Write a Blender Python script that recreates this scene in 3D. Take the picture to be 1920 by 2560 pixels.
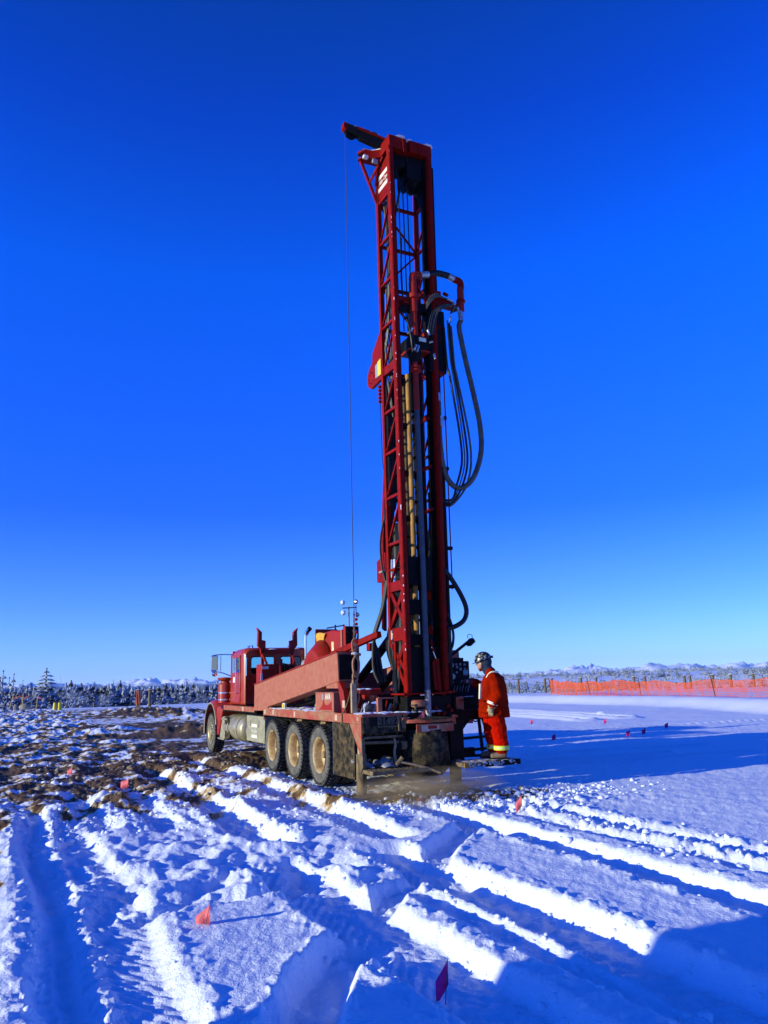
import bpy, bmesh, math, random
import numpy as np
from mathutils import Vector, Matrix, Quaternion
random.seed(7); rng = np.random.default_rng(7)
scn = bpy.context.scene
for o in list(bpy.data.objects): bpy.data.objects.remove(o)
PI = math.pi
R = math.radians
# ------------------------------------------------------------------ camera, world, sun, exposure
cd = bpy.data.cameras.new('camera'); cam = bpy.data.objects.new('camera', cd)
scn.collection.objects.link(cam); scn.camera = cam
cd.sensor_fit = 'VERTICAL'; cd.sensor_height = 36.0; cd.lens = 27.01
cd.clip_start = 0.1; cd.clip_end = 40000
cam.matrix_world = Matrix.Translation((0, 0, 1.85)) @ Matrix.Rotation(R(90+12.3), 4, 'X') @ Matrix.Rotation(R(-1.6), 4, 'Z')
SUN_EL, SUN_AZ = 11.0, 24.0           # the sun stands low on the left, a little behind the camera
to_sun = Vector((-math.cos(R(SUN_AZ))*math.cos(R(SUN_EL)), -math.sin(R(SUN_AZ))*math.cos(R(SUN_EL)), math.sin(R(SUN_EL))))
sl = bpy.data.lights.new('sun', 'SUN'); sun = bpy.data.objects.new('sun', sl); scn.collection.objects.link(sun)
sl.energy = 5.0; sl.angle = R(0.5); sl.color = (0.98, 1.0, 0.76)
sun.rotation_euler = to_sun.to_track_quat('Z', 'Y').to_euler(); sun.location = (-30, -20, 30)
w = bpy.data.worlds.new('World'); scn.world = w; w.use_nodes = True
nt = w.node_tree; nt.nodes.clear()
def N(t, ty, **k):
    n = t.nodes.new(ty)
    for a, b in k.items(): setattr(n, a, b)
    return n
out = N(nt, 'ShaderNodeOutputWorld'); bg = N(nt, 'ShaderNodeBackground'); sky = N(nt, 'ShaderNodeTexSky')
sky.sky_type = 'NISHITA'; sky.sun_disc = False; sky.sun_elevation = R(SUN_EL)
sky.sun_rotation = math.atan2(to_sun.x, to_sun.y)
sky.altitude = 900; sky.air_density = 1.0; sky.dust_density = 0.0; sky.ozone_density = 3.0
tc = N(nt, 'ShaderNodeTexCoord'); sx = N(nt, 'ShaderNodeSeparateXYZ'); rp = N(nt, 'ShaderNodeValToRGB')
nt.links.new(tc.outputs['Generated'], sx.inputs[0]); nt.links.new(sx.outputs['Z'], rp.inputs[0])
SKYRAMP = [(0.0, (.66, 1.02, 2.7)), (.03, (.52, .88, 2.35)), (.10, (.33, .70, 1.95)), (.213, (.09, .50, 2.25)), (.486, (.0, .66, 2.9)), (.634, (.0, .42, 2.3)), (.75, (.0, .40, 1.65))]
el = rp.color_ramp.elements
while len(el) < len(SKYRAMP): el.new(0.5)
for e, (p, c) in zip(el, SKYRAMP): e.position = p; e.color = (c[0]/3, c[1]/3, c[2]/3, 1)
mu = N(nt, 'ShaderNodeMix', data_type='RGBA', blend_type='MULTIPLY'); mu.inputs[0].default_value = 1
nt.links.new(sky.outputs[0], mu.inputs[6]); tr = N(nt, 'ShaderNodeVectorMath', operation='SCALE'); tr.inputs[3].default_value = 3.0
nt.links.new(rp.outputs[0], tr.inputs[0]); nt.links.new(tr.outputs[0], mu.inputs[7])
nt.links.new(mu.outputs[2], bg.inputs[0]); bg.inputs[1].default_value = 0.15
nt.links.new(bg.outputs[0], out.inputs[0])
scn.view_settings.view_transform = 'Standard'; scn.view_settings.look = 'None'
scn.view_settings.exposure = 0.0; scn.view_settings.gamma = 1.0; scn.view_settings.use_curve_mapping = False
scn.render.engine = 'CYCLES'; scn.cycles.volume_bounces = 1; scn.cycles.max_bounces = 8

# ------------------------------------------------------------------ materials
def mat(name, col, rough=0.6, metal=0.0, col2=None, amt=0.5, scale=4.0, bump=0.0, bscale=60.0, detail=5, sharp=0.12, spec=0.5):
    """base colour with an optional second colour (dirt, rust, wear) in noise patches, and fine relief"""
    m = bpy.data.materials.new(name); m.use_nodes = True; t = m.node_tree; b = t.nodes['Principled BSDF']
    b.inputs['Roughness'].default_value = rough; b.inputs['Metallic'].default_value = metal
    b.inputs['Specular IOR Level'].default_value = spec
    b.inputs['Base Color'].default_value = (*col, 1)
    co = N(t, 'ShaderNodeTexCoord')
    if col2:
        n = N(t, 'ShaderNodeTexNoise'); n.inputs['Scale'].default_value = scale; n.inputs['Detail'].default_value = detail
        n.inputs['Roughness'].default_value = 0.65
        t.links.new(co.outputs['Object'], n.inputs['Vector'])
        r = N(t, 'ShaderNodeValToRGB'); r.color_ramp.elements[0].position = max(0, 0.5 + (0.5-amt)*0.6 - sharp)
        r.color_ramp.elements[1].position = min(1, 0.5 + (0.5-amt)*0.6 + sharp)
        r.color_ramp.elements[0].color = (*col, 1); r.color_ramp.elements[1].color = (*col2, 1)
        t.links.new(n.outputs['Fac'], r.inputs[0]); t.links.new(r.outputs[0], b.inputs['Base Color'])
    if bump:
        n2 = N(t, 'ShaderNodeTexNoise'); n2.inputs['Scale'].default_value = bscale; n2.inputs['Detail'].default_value = 4
        t.links.new(co.outputs['Object'], n2.inputs['Vector'])
        bp = N(t, 'ShaderNodeBump'); bp.inputs['Strength'].default_value = bump; bp.inputs['Distance'].default_value = 0.01
        t.links.new(n2.outputs['Fac'], bp.inputs['Height']); t.links.new(bp.outputs[0], b.inputs['Normal'])
    return m
M = {}
M['red'] = mat('red_paint', (0.36, 0.014, 0.003), 0.5, 0, (0.24, 0.022, 0.005), 0.4, 5, 0.15, 40, spec=.22)
M['mastred'] = mat('mast_red_paint', (0.28, 0.005, 0.001), 0.55, 0, (0.15, 0.006, 0.001), 0.42, 9, 0.15, 40, spec=.10)
M['dusty'] = mat('dusty_red_paint', (0.35, 0.075, 0.034), 0.75, 0, (0.44, 0.16, 0.08), 0.5, 9, 0.5, 90, detail=9, sharp=.22)
M['deck'] = mat('muddy_red_paint', (0.38, 0.045, 0.015), 0.65, 0, (0.34, 0.17, 0.07), 0.45, 6, 0.4, 60)
M['cab'] = mat('cab_red_paint', (0.38, 0.018, 0.006), 0.3, 0, (0.40, 0.06, 0.015), 0.42, 3, 0.05, 30)
M['black'] = mat('black_metal', (0.004, 0.004, 0.004), 0.6, 0, (0.012, 0.009, 0.006), 0.4, 8, spec=.12)
M['rubber'] = mat('tyre_rubber', (0.012, 0.011, 0.010), 0.85, 0, (0.10, 0.085, 0.06), 0.45, 14, 0.3, 80)
M['sidewall'] = mat('dusty_tyre_sidewall', (0.075, 0.07, 0.055), 0.85, 0, (0.15, 0.13, 0.09), 0.5, 5, 0.3, 60)
M['hose'] = mat('black_hose', (0.005, 0.005, 0.005), 0.45, 0, (0.02, 0.017, 0.01), 0.4, 5, spec=.3)
M['mudhose'] = mat('dusty_hose', (0.05, 0.042, 0.025), 0.55, 0, (0.13, 0.10, 0.05), 0.5, 5)
M['mud'] = mat('dried_mud', (0.26, 0.17, 0.065), 0.95, 0, (0.09, 0.065, 0.04), 0.5, 9, 1.0, 60)
M['muddark'] = mat('muddy_black_rubber', (0.018, 0.015, 0.010), 0.9, 0, (0.13, 0.09, 0.04), 0.42, 9, 0.6, 50, spec=.15)
M['rim'] = mat('muddy_cream_rim', (0.62, 0.43, 0.17), 0.5, 0, (0.34, 0.21, 0.08), 0.5, 6, 0.2, 30)
M['rimdark'] = mat('mud_caked_rim', (0.30, 0.20, 0.08), 0.8, 0, (0.20, 0.13, 0.06), 0.5, 8, 0.5, 40)
M['alu'] = mat('dirty_aluminium', (0.50, 0.44, 0.29), 0.42, 0.4, (0.33, 0.26, 0.13), 0.5, 4, 0.1, 40)
M['toolgrey'] = mat('dirty_grey_toolbox', (0.40, 0.37, 0.24), 0.6, 0.1, (0.28, 0.24, 0.13), 0.5, 6, 0.3, 50)
M['chrome'] = mat('chrome', (0.75, 0.75, 0.74), 0.14, 1.0)
M['steel'] = mat('bright_steel', (0.55, 0.55, 0.55), 0.35, 0.8, (0.4, 0.38, 0.34), 0.5, 12)
M['pipe'] = mat('shaded_drill_steel', (0.05, 0.055, 0.065), 0.6, 0.2, (0.08, 0.085, 0.09), 0.5, 6, 0.2, 60)  # drill steel darkened for the shade the mast chord throws on it
M['pipelight'] = mat('sunlit_drill_steel', (0.33, 0.31, 0.27), 0.5, 0.4, (0.24, 0.22, 0.19), 0.5, 9)  # paler drill steel for the sunlit end below the chord's shade
M['rod'] = mat('rusty_yellow_rod', (0.42, 0.20, 0.025), 0.65, 0.0, (0.26, 0.115, 0.018), 0.45, 4, 0.3, 50)
M['rod2'] = mat('rusty_olive_rod', (0.20, 0.125, 0.03), 0.65, 0.0, (0.10, 0.06, 0.02), 0.5, 4, 0.3, 50)
M['rust'] = mat('rusty_chain', (0.30, 0.10, 0.04), 0.7, 0.3, (0.35, 0.20, 0.10), 0.5, 20)
M['cream'] = mat('cream_decal', (0.80, 0.74, 0.56), 0.6, 0, (0.6, 0.55, 0.42), 0.35, 12)
M['reflect'] = mat('reflective_tape', (0.62, 0.42, 0.26), 0.5, 0, (0.5, 0.3, 0.2), 0.4, 20)
M['yellow'] = mat('yellow_plastic', (0.75, 0.55, 0.02), 0.5)
M['tarp'] = mat('yellow_tarp', (0.72, 0.36, 0.03), 0.7, 0, (0.5, 0.2, 0.02), 0.4, 6, 0.5, 20)
M['white'] = mat('white_plastic', (0.78, 0.78, 0.76), 0.5)
M['grey'] = mat('grey_plastic', (0.30, 0.31, 0.32), 0.5)
M['orange'] = mat('orange_net', (0.90, 0.16, 0.02), 0.6)
M['pink'] = mat('pink_flag_plastic', (1.0, 0.24, 0.24), 0.6)
M['magenta'] = mat('magenta_flag_plastic', (0.95, 0.05, 0.35), 0.6)
for k_ in ('pink', 'magenta'):
    t = M[k_].node_tree; b = t.nodes['Principled BSDF']; tl_ = N(t, 'ShaderNodeBsdfTranslucent'); tl_.inputs[0].default_value = b.inputs['Base Color'].default_value; mi_ = N(t, 'ShaderNodeMixShader'); mi_.inputs[0].default_value = .45
    t.links.new(b.outputs[0], mi_.inputs[1]); t.links.new(tl_.outputs[0], mi_.inputs[2]); t.links.new(mi_.outputs[0], t.nodes['Material Output'].inputs['Surface'])
M['pinkwrite'] = mat('flag_marker_ink', (0.30, 0.02, 0.05), 0.7)
M['wire'] = mat('flag_wire', (0.10, 0.10, 0.10), 0.5, 0.6)
M['ink'] = mat('raised_muddy_number', (0.10, 0.08, 0.055), 0.9)
M['wood'] = mat('pale_wood', (0.45, 0.30, 0.14), 0.7, 0, (0.3, 0.18, 0.08), 0.4, 18)
M['plank'] = mat('muddy_plank', (0.28, 0.19, 0.08), 0.85, 0, (0.05, 0.04, 0.03), 0.5, 9, 0.6, 40)
M['pile'] = mat('brown_steel_pile', (0.20, 0.13, 0.07), 0.7, 0.2, (0.10, 0.07, 0.045), 0.5, 6)
M['coat'] = mat('red_work_jacket', (0.32, 0.010, 0.0), 0.95, 0, (0.18, 0.006, 0.0), 0.45, 7, 0.5, 60, spec=.05)
M['pants'] = mat('red_work_trousers', (0.55, 0.006, 0.0), 0.95, 0, (0.34, 0.005, 0.0), 0.45, 7, 0.4, 60, spec=.05)
M['band'] = mat('silver_reflective_band', (0.75, 0.68, 0.48), 0.5)
M['lime'] = mat('lime_reflective_band', (0.68, 0.80, 0.04), 0.5)
M['glove'] = mat('leather_glove', (0.45, 0.36, 0.16), 0.8, 0, (0.16, 0.13, 0.06), 0.4, 25)
M['cuff'] = mat('dark_glove_cuff', (0.03, 0.035, 0.045), 0.8)
M['boot'] = mat('brown_work_boot', (0.13, 0.07, 0.035), 0.7, 0, (0.22, 0.16, 0.10), 0.4, 20)
M['skin'] = mat('skin', (0.50, 0.24, 0.16), 0.55)
M['hood'] = mat('navy_hood', (0.012, 0.022, 0.045), 0.9)
M['helmet'] = mat('black_hard_hat', (0.015, 0.016, 0.016), 0.25, 0, (0.38, 0.36, 0.28), 0.36, 22, sharp=.02)
M['bark'] = mat('dark_bark', (0.06, 0.045, 0.035), 0.9)
M['label'] = mat('white_yellow_label', (0.75, 0.70, 0.45), 0.6, 0, (0.6, 0.4, 0.05), 0.45, 9, sharp=.02)
M['dial'] = mat('gauge_face', (0.22, 0.23, 0.24), 0.3, 0, (0.05, 0.05, 0.05), 0.45, 60)
g = bpy.data.materials.new('window_glass'); g.use_nodes = True
b = g.node_tree.nodes['Principled BSDF']; b.inputs['Base Color'].default_value = (0.55, 0.85, 0.85, 1)
b.inputs['Roughness'].default_value = 0.03; b.inputs['Transmission Weight'].default_value = 1.0; b.inputs['IOR'].default_value = 1.1
M['glass'] = g
M['mirrorgreen'] = mat('horizon_tint_mirror_glass', (0.42, 0.46, 0.34), 0.2, 0.1)  # grey green paints in the pale horizon that the mirror reflects
M['mirror'] = mat('mirror_glass', (0.55, 0.6, 0.55), 0.03, 1.0)

# ------------------------------------------------------------------ mesh helpers
class MB:
    def __init__(s): s.v = []; s.f = []
    def add(s, vs, fs):
        o = len(s.v); s.v += [tuple(v) for v in vs]; s.f += [tuple(i+o for i in f) for f in fs]; return s
    def box(s, a, b):
        x0, x1 = sorted((a[0], b[0])); y0, y1 = sorted((a[1], b[1])); z0, z1 = sorted((a[2], b[2]))
        return s.add([(x0,y0,z0),(x1,y0,z0),(x1,y1,z0),(x0,y1,z0),(x0,y0,z1),(x1,y0,z1),(x1,y1,z1),(x0,y1,z1)],
                     [(0,3,2,1),(4,5,6,7),(0,1,5,4),(1,2,6,5),(2,3,7,6),(3,0,4,7)])
    def bar(s, p, q, w=0.05, h=None, up=(0,0,1)):
        """square bar from p to q"""
        h = h or w; p = Vector(p); q = Vector(q); d = (q-p).normalized(); u = Vector(up)
        if abs(d.dot(u)) > 0.98: u = Vector((1,0,0))
        a = d.cross(u).normalized(); c = a.cross(d).normalized(); vs = []
        for e in (p, q):
            for i, j in ((-1,-1),(1,-1),(1,1),(-1,1)): vs.append(e + a*i*w/2 + c*j*h/2)
        return s.add(vs, [(3,2,1,0),(4,5,6,7),(0,1,5,4),(1,2,6,5),(2,3,7,6),(3,0,4,7)])
    def prism(s, pts, axis, a, b):
        """polygon pts (two coordinates in the plane normal to axis) extruded from a to b"""
        def mk(p, k):
            return {'x': (k, p[0], p[1]), 'y': (p[0], k, p[1]), 'z': (p[0], p[1], k)}[axis]
        n = len(pts); vs = [mk(p, a) for p in pts] + [mk(p, b) for p in pts]
        return s.add(vs, [tuple(range(n))[::-1], tuple(range(n, 2*n))] + [(i, (i+1) % n, n+(i+1) % n, n+i) for i in range(n)])
    def cyl(s, p, q, r, r2=None, n=12, cap=True):
        return s.tube([p, q], [r, r if r2 is None else r2], n, cap)
    def tube(s, pts, r, n=8, cap=True):
        P = [Vector(p) for p in pts]; k = len(P)
        rs = r if isinstance(r, (list, tuple)) else [r]*k
        t0 = (P[1]-P[0]).normalized(); u = Vector((0,0,1)) if abs(t0.z) < 0.9 else Vector((1,0,0))
        a = t0.cross(u).normalized(); vs = []
        for i in range(k):
            t = (P[min(i+1, k-1)] - P[max(i-1, 0)])
            if t.length < 1e-9: t = t0.copy()
            t.normalize(); a = (a - t*a.dot(t)).normalized(); c = t.cross(a)
            for j in range(n):
                th = 2*PI*j/n; vs.append(P[i] + (a*math.cos(th) + c*math.sin(th))*rs[i])
        fs = [(i*n+j, i*n+(j+1) % n, (i+1)*n+(j+1) % n, (i+1)*n+j) for i in range(k-1) for j in range(n)]
        if cap: fs += [tuple(range(n))[::-1], tuple(range((k-1)*n, k*n))]
        return s.add(vs, fs)
    def lathe(s, prof, c, axis=(0,0,1), n=24, closed=False, cap=True):
        """prof: (radius, offset along axis) pairs"""
        ax = Vector(axis).normalized(); u = Vector((0,0,1)) if abs(ax.z) < 0.9 else Vector((1,0,0))
        a = ax.cross(u).normalized(); b_ = ax.cross(a); c = Vector(c); k = len(prof); vs = []
        for r, h in prof:
            for j in range(n):
                th = 2*PI*j/n; vs.append(c + ax*h + (a*math.cos(th) + b_*math.sin(th))*r)
        fs = [(i*n+j, i*n+(j+1) % n, ((i+1) % k)*n+(j+1) % n, ((i+1) % k)*n+j) for i in range(k if closed else k-1) for j in range(n)]
        if not closed and cap:
            if prof[0][0] > 1e-5: fs.append(tuple(range(n))[::-1])
            if prof[-1][0] > 1e-5: fs.append(tuple(range((k-1)*n, k*n)))
        return s.add(vs, fs)
    def ball(s, c, r, n=10, m=7, sc=(1,1,1)):
        vs = [(c[0], c[1], c[2]-r*sc[2])]
        for i in range(1, m):
            ph = -PI/2 + PI*i/m
            for j in range(n):
                th = 2*PI*j/n; vs.append((c[0]+r*sc[0]*math.cos(ph)*math.cos(th), c[1]+r*sc[1]*math.cos(ph)*math.sin(th), c[2]+r*sc[2]*math.sin(ph)))
        vs.append((c[0], c[1], c[2]+r*sc[2])); L = len(vs)-1
        fs = [(0, 1+(j+1) % n, 1+j) for j in range(n)]
        fs += [(1+(i-1)*n+j, 1+(i-1)*n+(j+1) % n, 1+i*n+(j+1) % n, 1+i*n+j) for i in range(1, m-1) for j in range(n)]
        fs += [(1+(m-2)*n+j, 1+(m-2)*n+(j+1) % n, L) for j in range(n)]
        return s.add(vs, fs)
    def xf(s, mtx, i0=0):
        s.v[i0:] = [tuple(mtx @ Vector(v)) for v in s.v[i0:]]; return s
    def mesh(s, name, m, ang=35):
        me = bpy.data.meshes.new(name); me.from_pydata(s.v, [], s.f); me.materials.append(m)
        me.update(); me.shade_smooth(); me.set_sharp_from_angle(angle=R(ang)); return me
    def build(s, name, m, parent=None, bevel=0.0, ang=35, kind=None, label=None):
        m = M[m] if isinstance(m, str) else m
        o = bpy.data.objects.new(name, s.mesh(name, m, ang)); scn.collection.objects.link(o)
        if parent: o.parent = parent
        if bevel:
            md = o.modifiers.new('bevel', 'BEVEL'); md.width = bevel; md.segments = 2; md.limit_method = 'ANGLE'; md.angle_limit = R(40)
        if kind: o['kind'] = kind
        if label: o['label'] = label
        return o
def catmull(pts, k=6):
    P = [Vector(p) for p in pts]; P = [P[0]*2-P[1]] + P + [P[-1]*2-P[-2]]; out = []
    for i in range(1, len(P)-2):
        for j in range(k):
            t = j/k; a, b_, c, d = P[i-1:i+3]
            out.append(0.5*((2*b_) + (c-a)*t + (2*a-5*b_+4*c-d)*t*t + (3*b_-a-3*c+d)*t**3))
    return out + [P[-2]]
def thing(name, label, cat, loc=(0,0,0), rz=0, group=None):
    o = bpy.data.objects.new(name, None); scn.collection.objects.link(o); o.location = loc; o.rotation_euler = (0,0,rz)
    o.empty_display_size = 0.2; tag(o, label, cat, group); return o
def tag(o, label, cat, group=None):
    o['label'] = label; o['category'] = cat
    if group: o['group'] = group
    return o
def text_mesh(name, s, size, mtx, m, parent=None, shear=0.0, ext=0.002, label=None, sx=1.0, bold=0.0):
    cu = bpy.data.curves.new('lettering', 'FONT'); cu.body = s; cu.size = size; cu.align_x = 'CENTER'; cu.align_y = 'CENTER'
    cu.extrude = ext; cu.shear = shear; cu.offset = bold; cu.resolution_u = 3
    t = bpy.data.objects.new('lettering', cu); me = bpy.data.meshes.new_from_object(t)
    bpy.data.objects.remove(t)
    me.transform(mtx @ Matrix.Diagonal((sx, 1, 1, 1))); me.materials.clear(); me.materials.append(M[m])
    o = bpy.data.objects.new(name, me); scn.collection.objects.link(o)
    if parent: o.parent = parent
    if label: o['label'] = label
    return o
def frame_mtx(o, xa, ya):
    xa = Vector(xa).normalized(); ya = Vector(ya).normalized(); za = xa.cross(ya)
    return Matrix(((xa.x, ya.x, za.x, o[0]), (xa.y, ya.y, za.y, o[1]), (xa.z, ya.z, za.z, o[2]), (0,0,0,1)))

# ------------------------------------------------------------------ rig frame: x forward, y left, z up
O = np.array([-0.2, 15.15]); HD = R(116)
F2 = np.array([math.cos(HD), math.sin(HD)]); L2 = np.array([-math.sin(HD), math.cos(HD)])
def rw(x, y, z): p = O + F2*x + L2*y; return Vector((p[0], p[1], z))

# ------------------------------------------------------------------ noise
_perm = rng.permutation(4096); _ga = rng.random(4096)*2*PI
def perlin(x, y, seed=0):
    xi = np.floor(x).astype(np.int64); yi = np.floor(y).astype(np.int64); xf = x-xi; yf = y-yi
    u = xf*xf*xf*(xf*(xf*6-15)+10); v = yf*yf*yf*(yf*(yf*6-15)+10)
    def gr(ix, iy, dx, dy):
        a = _ga[_perm[(_perm[(ix+seed*131) & 4095] + iy) & 4095]]
        return np.cos(a)*dx + np.sin(a)*dy
    a = gr(xi, yi, xf, yf); b_ = gr(xi+1, yi, xf-1, yf); c = gr(xi, yi+1, xf, yf-1); d = gr(xi+1, yi+1, xf-1, yf-1)
    return ((a*(1-u)+b_*u)*(1-v) + (c*(1-u)+d*u)*v)*1.45
def fbm(x, y, o=4, seed=0, g_=0.5):
    r = 0; a = 1.0
    for i in range(o): r = r + a*perlin(x*2**i+17.3*i, y*2**i-9.1*i, seed+i); a *= g_
    return r
def billow(x, y, o=3, seed=0):
    r = 0; a = 1.0
    for i in range(o): r = r + a*(1-np.abs(perlin(x*2**i+3.3*i, y*2**i+5.1*i, seed+i))*1.6); a *= 0.5
    return r/1.75
def ss(a, b_, x): t = np.clip((x-a)/(b_-a), 0, 1); return t*t*(3-2*t)
def segd(px, py, pts):
    d = np.full(px.shape, 1e9)
    for (ax, ay), (bx, by) in zip(pts[:-1], pts[1:]):
        vx, vy = bx-ax, by-ay; t = np.clip(((px-ax)*vx + (py-ay)*vy)/(vx*vx+vy*vy), 0, 1)
        d = np.minimum(d, np.hypot(px-ax-t*vx, py-ay-t*vy))
    return d

# ruts: centre t, half width, depth, s from, s to   (t across, s along the rig's heading)
RUTS = [(7.0, .20, .08, -22, 0), (5.97, .08, .20, -22, .5), (5.70, .40, .13, -22, -.5), (3.75, .29, .19, -22, -4.9),
        (2.93, .09, .12, -22, -6.6), (2.48, .27, .27, -22, -5.0), (.72, .20, .24, -22, -2.6), (-.72, .14, .13, -22, -2.2),
        (3.42, .24, .20, -4.6, 6), (2.05, .20, .16, -5.0, 8), (5.2, .20, .12, -2.5, 2), (-.12, .11, .10, -9, -2.6),
        (1.0, .30, .04, -3.0, 12), (-1.0, .30, .04, -3.0, 12), (4.3, .18, .10, -3.0, 3)]
GAPS = [([(4.0, -8.0), (4.45, -8.5), (4.95, -9.3)], .17, .27), ([(.8, -4.5), (1.86, -5.5), (2.54, -6.4)], .15, .20),
        ([(2.7, -6.6), (3.1, -6.8), (3.45, -7.3)], .12, .2), ([(5.4, -6.5), (4.9, -6.35), (4.2, -6.45), (3.9, -6.2)], .07, .12)]
DIRT = [(-9, 30, 3.4, 2.2, 1.), (-12, 38, 5, 4, .9), (-16, 52, 6, 6, .8), (-7.2, 18.3, 3.4, .8, 1.), (-4.2, 19.2, 2.6, 1.1, 1.15), (-7, 25, 3.0, 2.4, .8),
        (-12, 25, 4, 3, .7), (-20, 36, 7, 5, .55), (-1.3, 16.8, 1.7, .8, .5), (.55, 13.15, 1.3, .50, 1.5), (-24, 62, 8, 9, .5), (-5.6, 11.3, .4, .5, .9),
        (-5.3, 21.5, 2.4, 1.2, .9), (-3.0, 21, 2.2, 3, .9), (-4.7, 8.9, .25, .5, .6), (-4.0, 7.9, .2, .25, .5), (-8.5, 20.5, 3, 1., .8), (-12, 19.5, 3, .8, .6)]
def height(X, Y):
    X = np.asarray(X, float); Y = np.asarray(Y, float)
    r = np.hypot(X, Y); th = np.degrees(np.arctan2(X, Y))
    dx = X-O[0]; dy = Y-O[1]; s = dx*F2[0]+dy*F2[1]; t = dx*L2[0]+dy*L2[1]
    near = 1-ss(26, 40, r)
    # --- site relief
    tw = t + .05*perlin(s*.6, t*.3, 3) + .022*perlin(s*2.6, t*2.6, 5) + .012*perlin(s*7, t*7, 6)
    dep = np.zeros_like(X); lip = np.zeros_like(X)
    for c, hw, d, s0, s1 in RUTS:
        m = ss(s0, s0+.5, s)*(1-ss(s1-.5, s1, s)) * near
        a = np.abs(tw-c-.04*np.sin(s*.9+c*5)); e = .05
        p = (1-ss(hw-.06, hw+.11, a))*m
        dep = np.maximum(dep, p*d*.68*(1+.15*perlin(s*1.3, t*2, 8)) + p*.007*np.sin(s*38+np.abs(t-c)*60)*(hw > .16))
        lip = np.maximum(lip, np.exp(-((a-hw-.17)/.09)**2)*m*min(1, d/.2))
    for pts, hw, d in GAPS:
        q = segd(tw, s, pts); dep = np.maximum(dep, (1-ss(hw-.04, hw+.10, q))*d*.65)
        lip = np.maximum(lip, np.exp(-((q-hw-.1)/.08)**2))
    bil = billow(X*3.4, Y*3.4, 3, 21)
    bank = (.035*np.exp(-((tw-6.30)/.13)**2)*(1-ss(-1, 2, s)) + .04*np.exp(-((tw-5.76)/.07)**2)*(1-ss(-2, 1, s)) + .05*np.exp(-((tw-3.12)/.16)**2)*ss(-4.6, -3.6, s)*(1-ss(3, 6, s)) + .05*np.exp(-((tw-1.75)/.16)**2)*ss(-4.6, -3.6, s)*(1-ss(3, 6, s)))*near*(.7+.5*bil)
    h = -dep + bank + lip*(.018*perlin(s*3, t*3, 12)+.04*np.maximum(bil-.5, 0)*1.9)
    h = h + dep*.16*perlin(X*6, Y*6, 14)*1.0
    # lumpy trampled snow in front of the rig
    md = ss(-6.9, -6.3, s)*(1-ss(-3.6, -2.4, s))*ss(2.4, 3.1, t)*(1-ss(5.4, 6.3, t))
    h = h + md*(.09*perlin(X*1.9, Y*1.3, 31) + .075*billow(X*2.6, Y*2.2, 2, 33) - .05 + .018*perlin(X*7, Y*7, 35))
    # churned ground left and round the rig
    ch = np.clip(ss(-3.8, -1.5, s)*ss(-1.6, -.6, t), 0, 1)*(1-ss(70, 95, r))*(1-ss(9, 11, s)*(1-ss(.5, 3.5, t)))
    lf = ss(6.0, 7.5, t)*(1-ss(70, 95, r)); ch = np.maximum(ch, lf*.8)
    far = 1+1.2*ss(20, 60, r)
    cf = ss(.5, 3, t)
    rid = 1-np.abs(perlin(s*.35, t*1.1, 41))*2
    h = h + ch*(.03+.035*cf)*far*(fbm(s*.7, t*1.5, 5, 43, .6)) + ch*cf*.05*rid*ss(-1, 4, s)*(.4+perlin(X*.2, Y*.2, 44)) + ch*.032*billow(X*4.2, Y*3.6, 3, 47)*(.6+.5*perlin(X*.5, Y*.5, 48)) + ch*.014*perlin(X*11, Y*9, 49)
    # rubble along the right side tracks and round the drill
    rb = np.exp(-((t+.55)/.5)**2)*ss(-9.5, -7.5, s)*(1-ss(-1.8, -.8, s))*.9 + np.exp(-(((X-1.4)/2.1)**2+((Y-12.5)/.8)**2))
    h = h + np.clip(rb, 0, 1)*(.10*billow(X*4.5, Y*4.5, 3, 51)-.05 + .05*perlin(X*2, Y*2, 53))
    # clean wind packed snow on the right: soft drifts, a low bank near the fence
    sm = 1-ss(-2.2, -.9, t)
    h = h + sm*(.03*perlin(X*.35, Y*.5, 61)+.012*perlin(X*1.3, Y*2.2, 62))*(1-ss(80, 110, r))
    u = X-np.interp(Y, [16, 31, 41, 46.5, 55, 62, 75], [19, 15.7, 15, 13, 8.7, 4, -5])+.5*perlin(X*.15, Y*.15, 63)
    h = h + .46*ss(0, 2.6, u)*(1-ss(2.5, 9, u))*ss(2, 7, X)*(1-ss(95, 105, r))
    for x0, y0, x1, y1 in ((5.9, 42.5, 9.9, 33.6), (5.2, 40.5, 8.0, 32.8), (5.6, 44, 9.2, 36.)):
        q = segd(X, Y, [(x0, y0), (x1, y1)]); h = h + .12*np.exp(-((q-.42)/.24)**2) - .06*np.exp(-(q/.26)**2)
    for x0, y0, x1, y1 in ((2.6, 16.6, 8.5, 18.6), (2.8, 17.6, 6.4, 18.6), (4, 25.8, 16, 30.5), (3.4, 19.2, 8, 20.4)):
        q = segd(X, Y, [(x0, y0), (x1, y1)]); h = h + .05*np.exp(-((q-.12)/.1)**2) - .05*np.exp(-(q/.1)**2)
    # fine grain of the open slabs
    h = h + (1-ch)*near*.006*perlin(X*14, Y*14, 71) + .010*near*perlin(X*5, Y*5, 73)
    # earth heaps
    for cx, cy, a, b_, hh in ((-8.4, 31.5, 1.3, 1.0, .55), (-6.6, 31, 1.5, 1.1, .50), (-11.5, 33, 1.6, 1.2, .45), (-13.5, 50, 3.2, 2, .8), (-17.5, 56, 4, 2.2, .85), (-11, 44, 2, 1.5, .45)):
        h = h + hh*.48*np.exp(-((X-cx)/a)**2-((Y-cy)/b_)**2)*(1+.45*fbm(X*1.9, Y*1.2, 4, 81))
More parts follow.
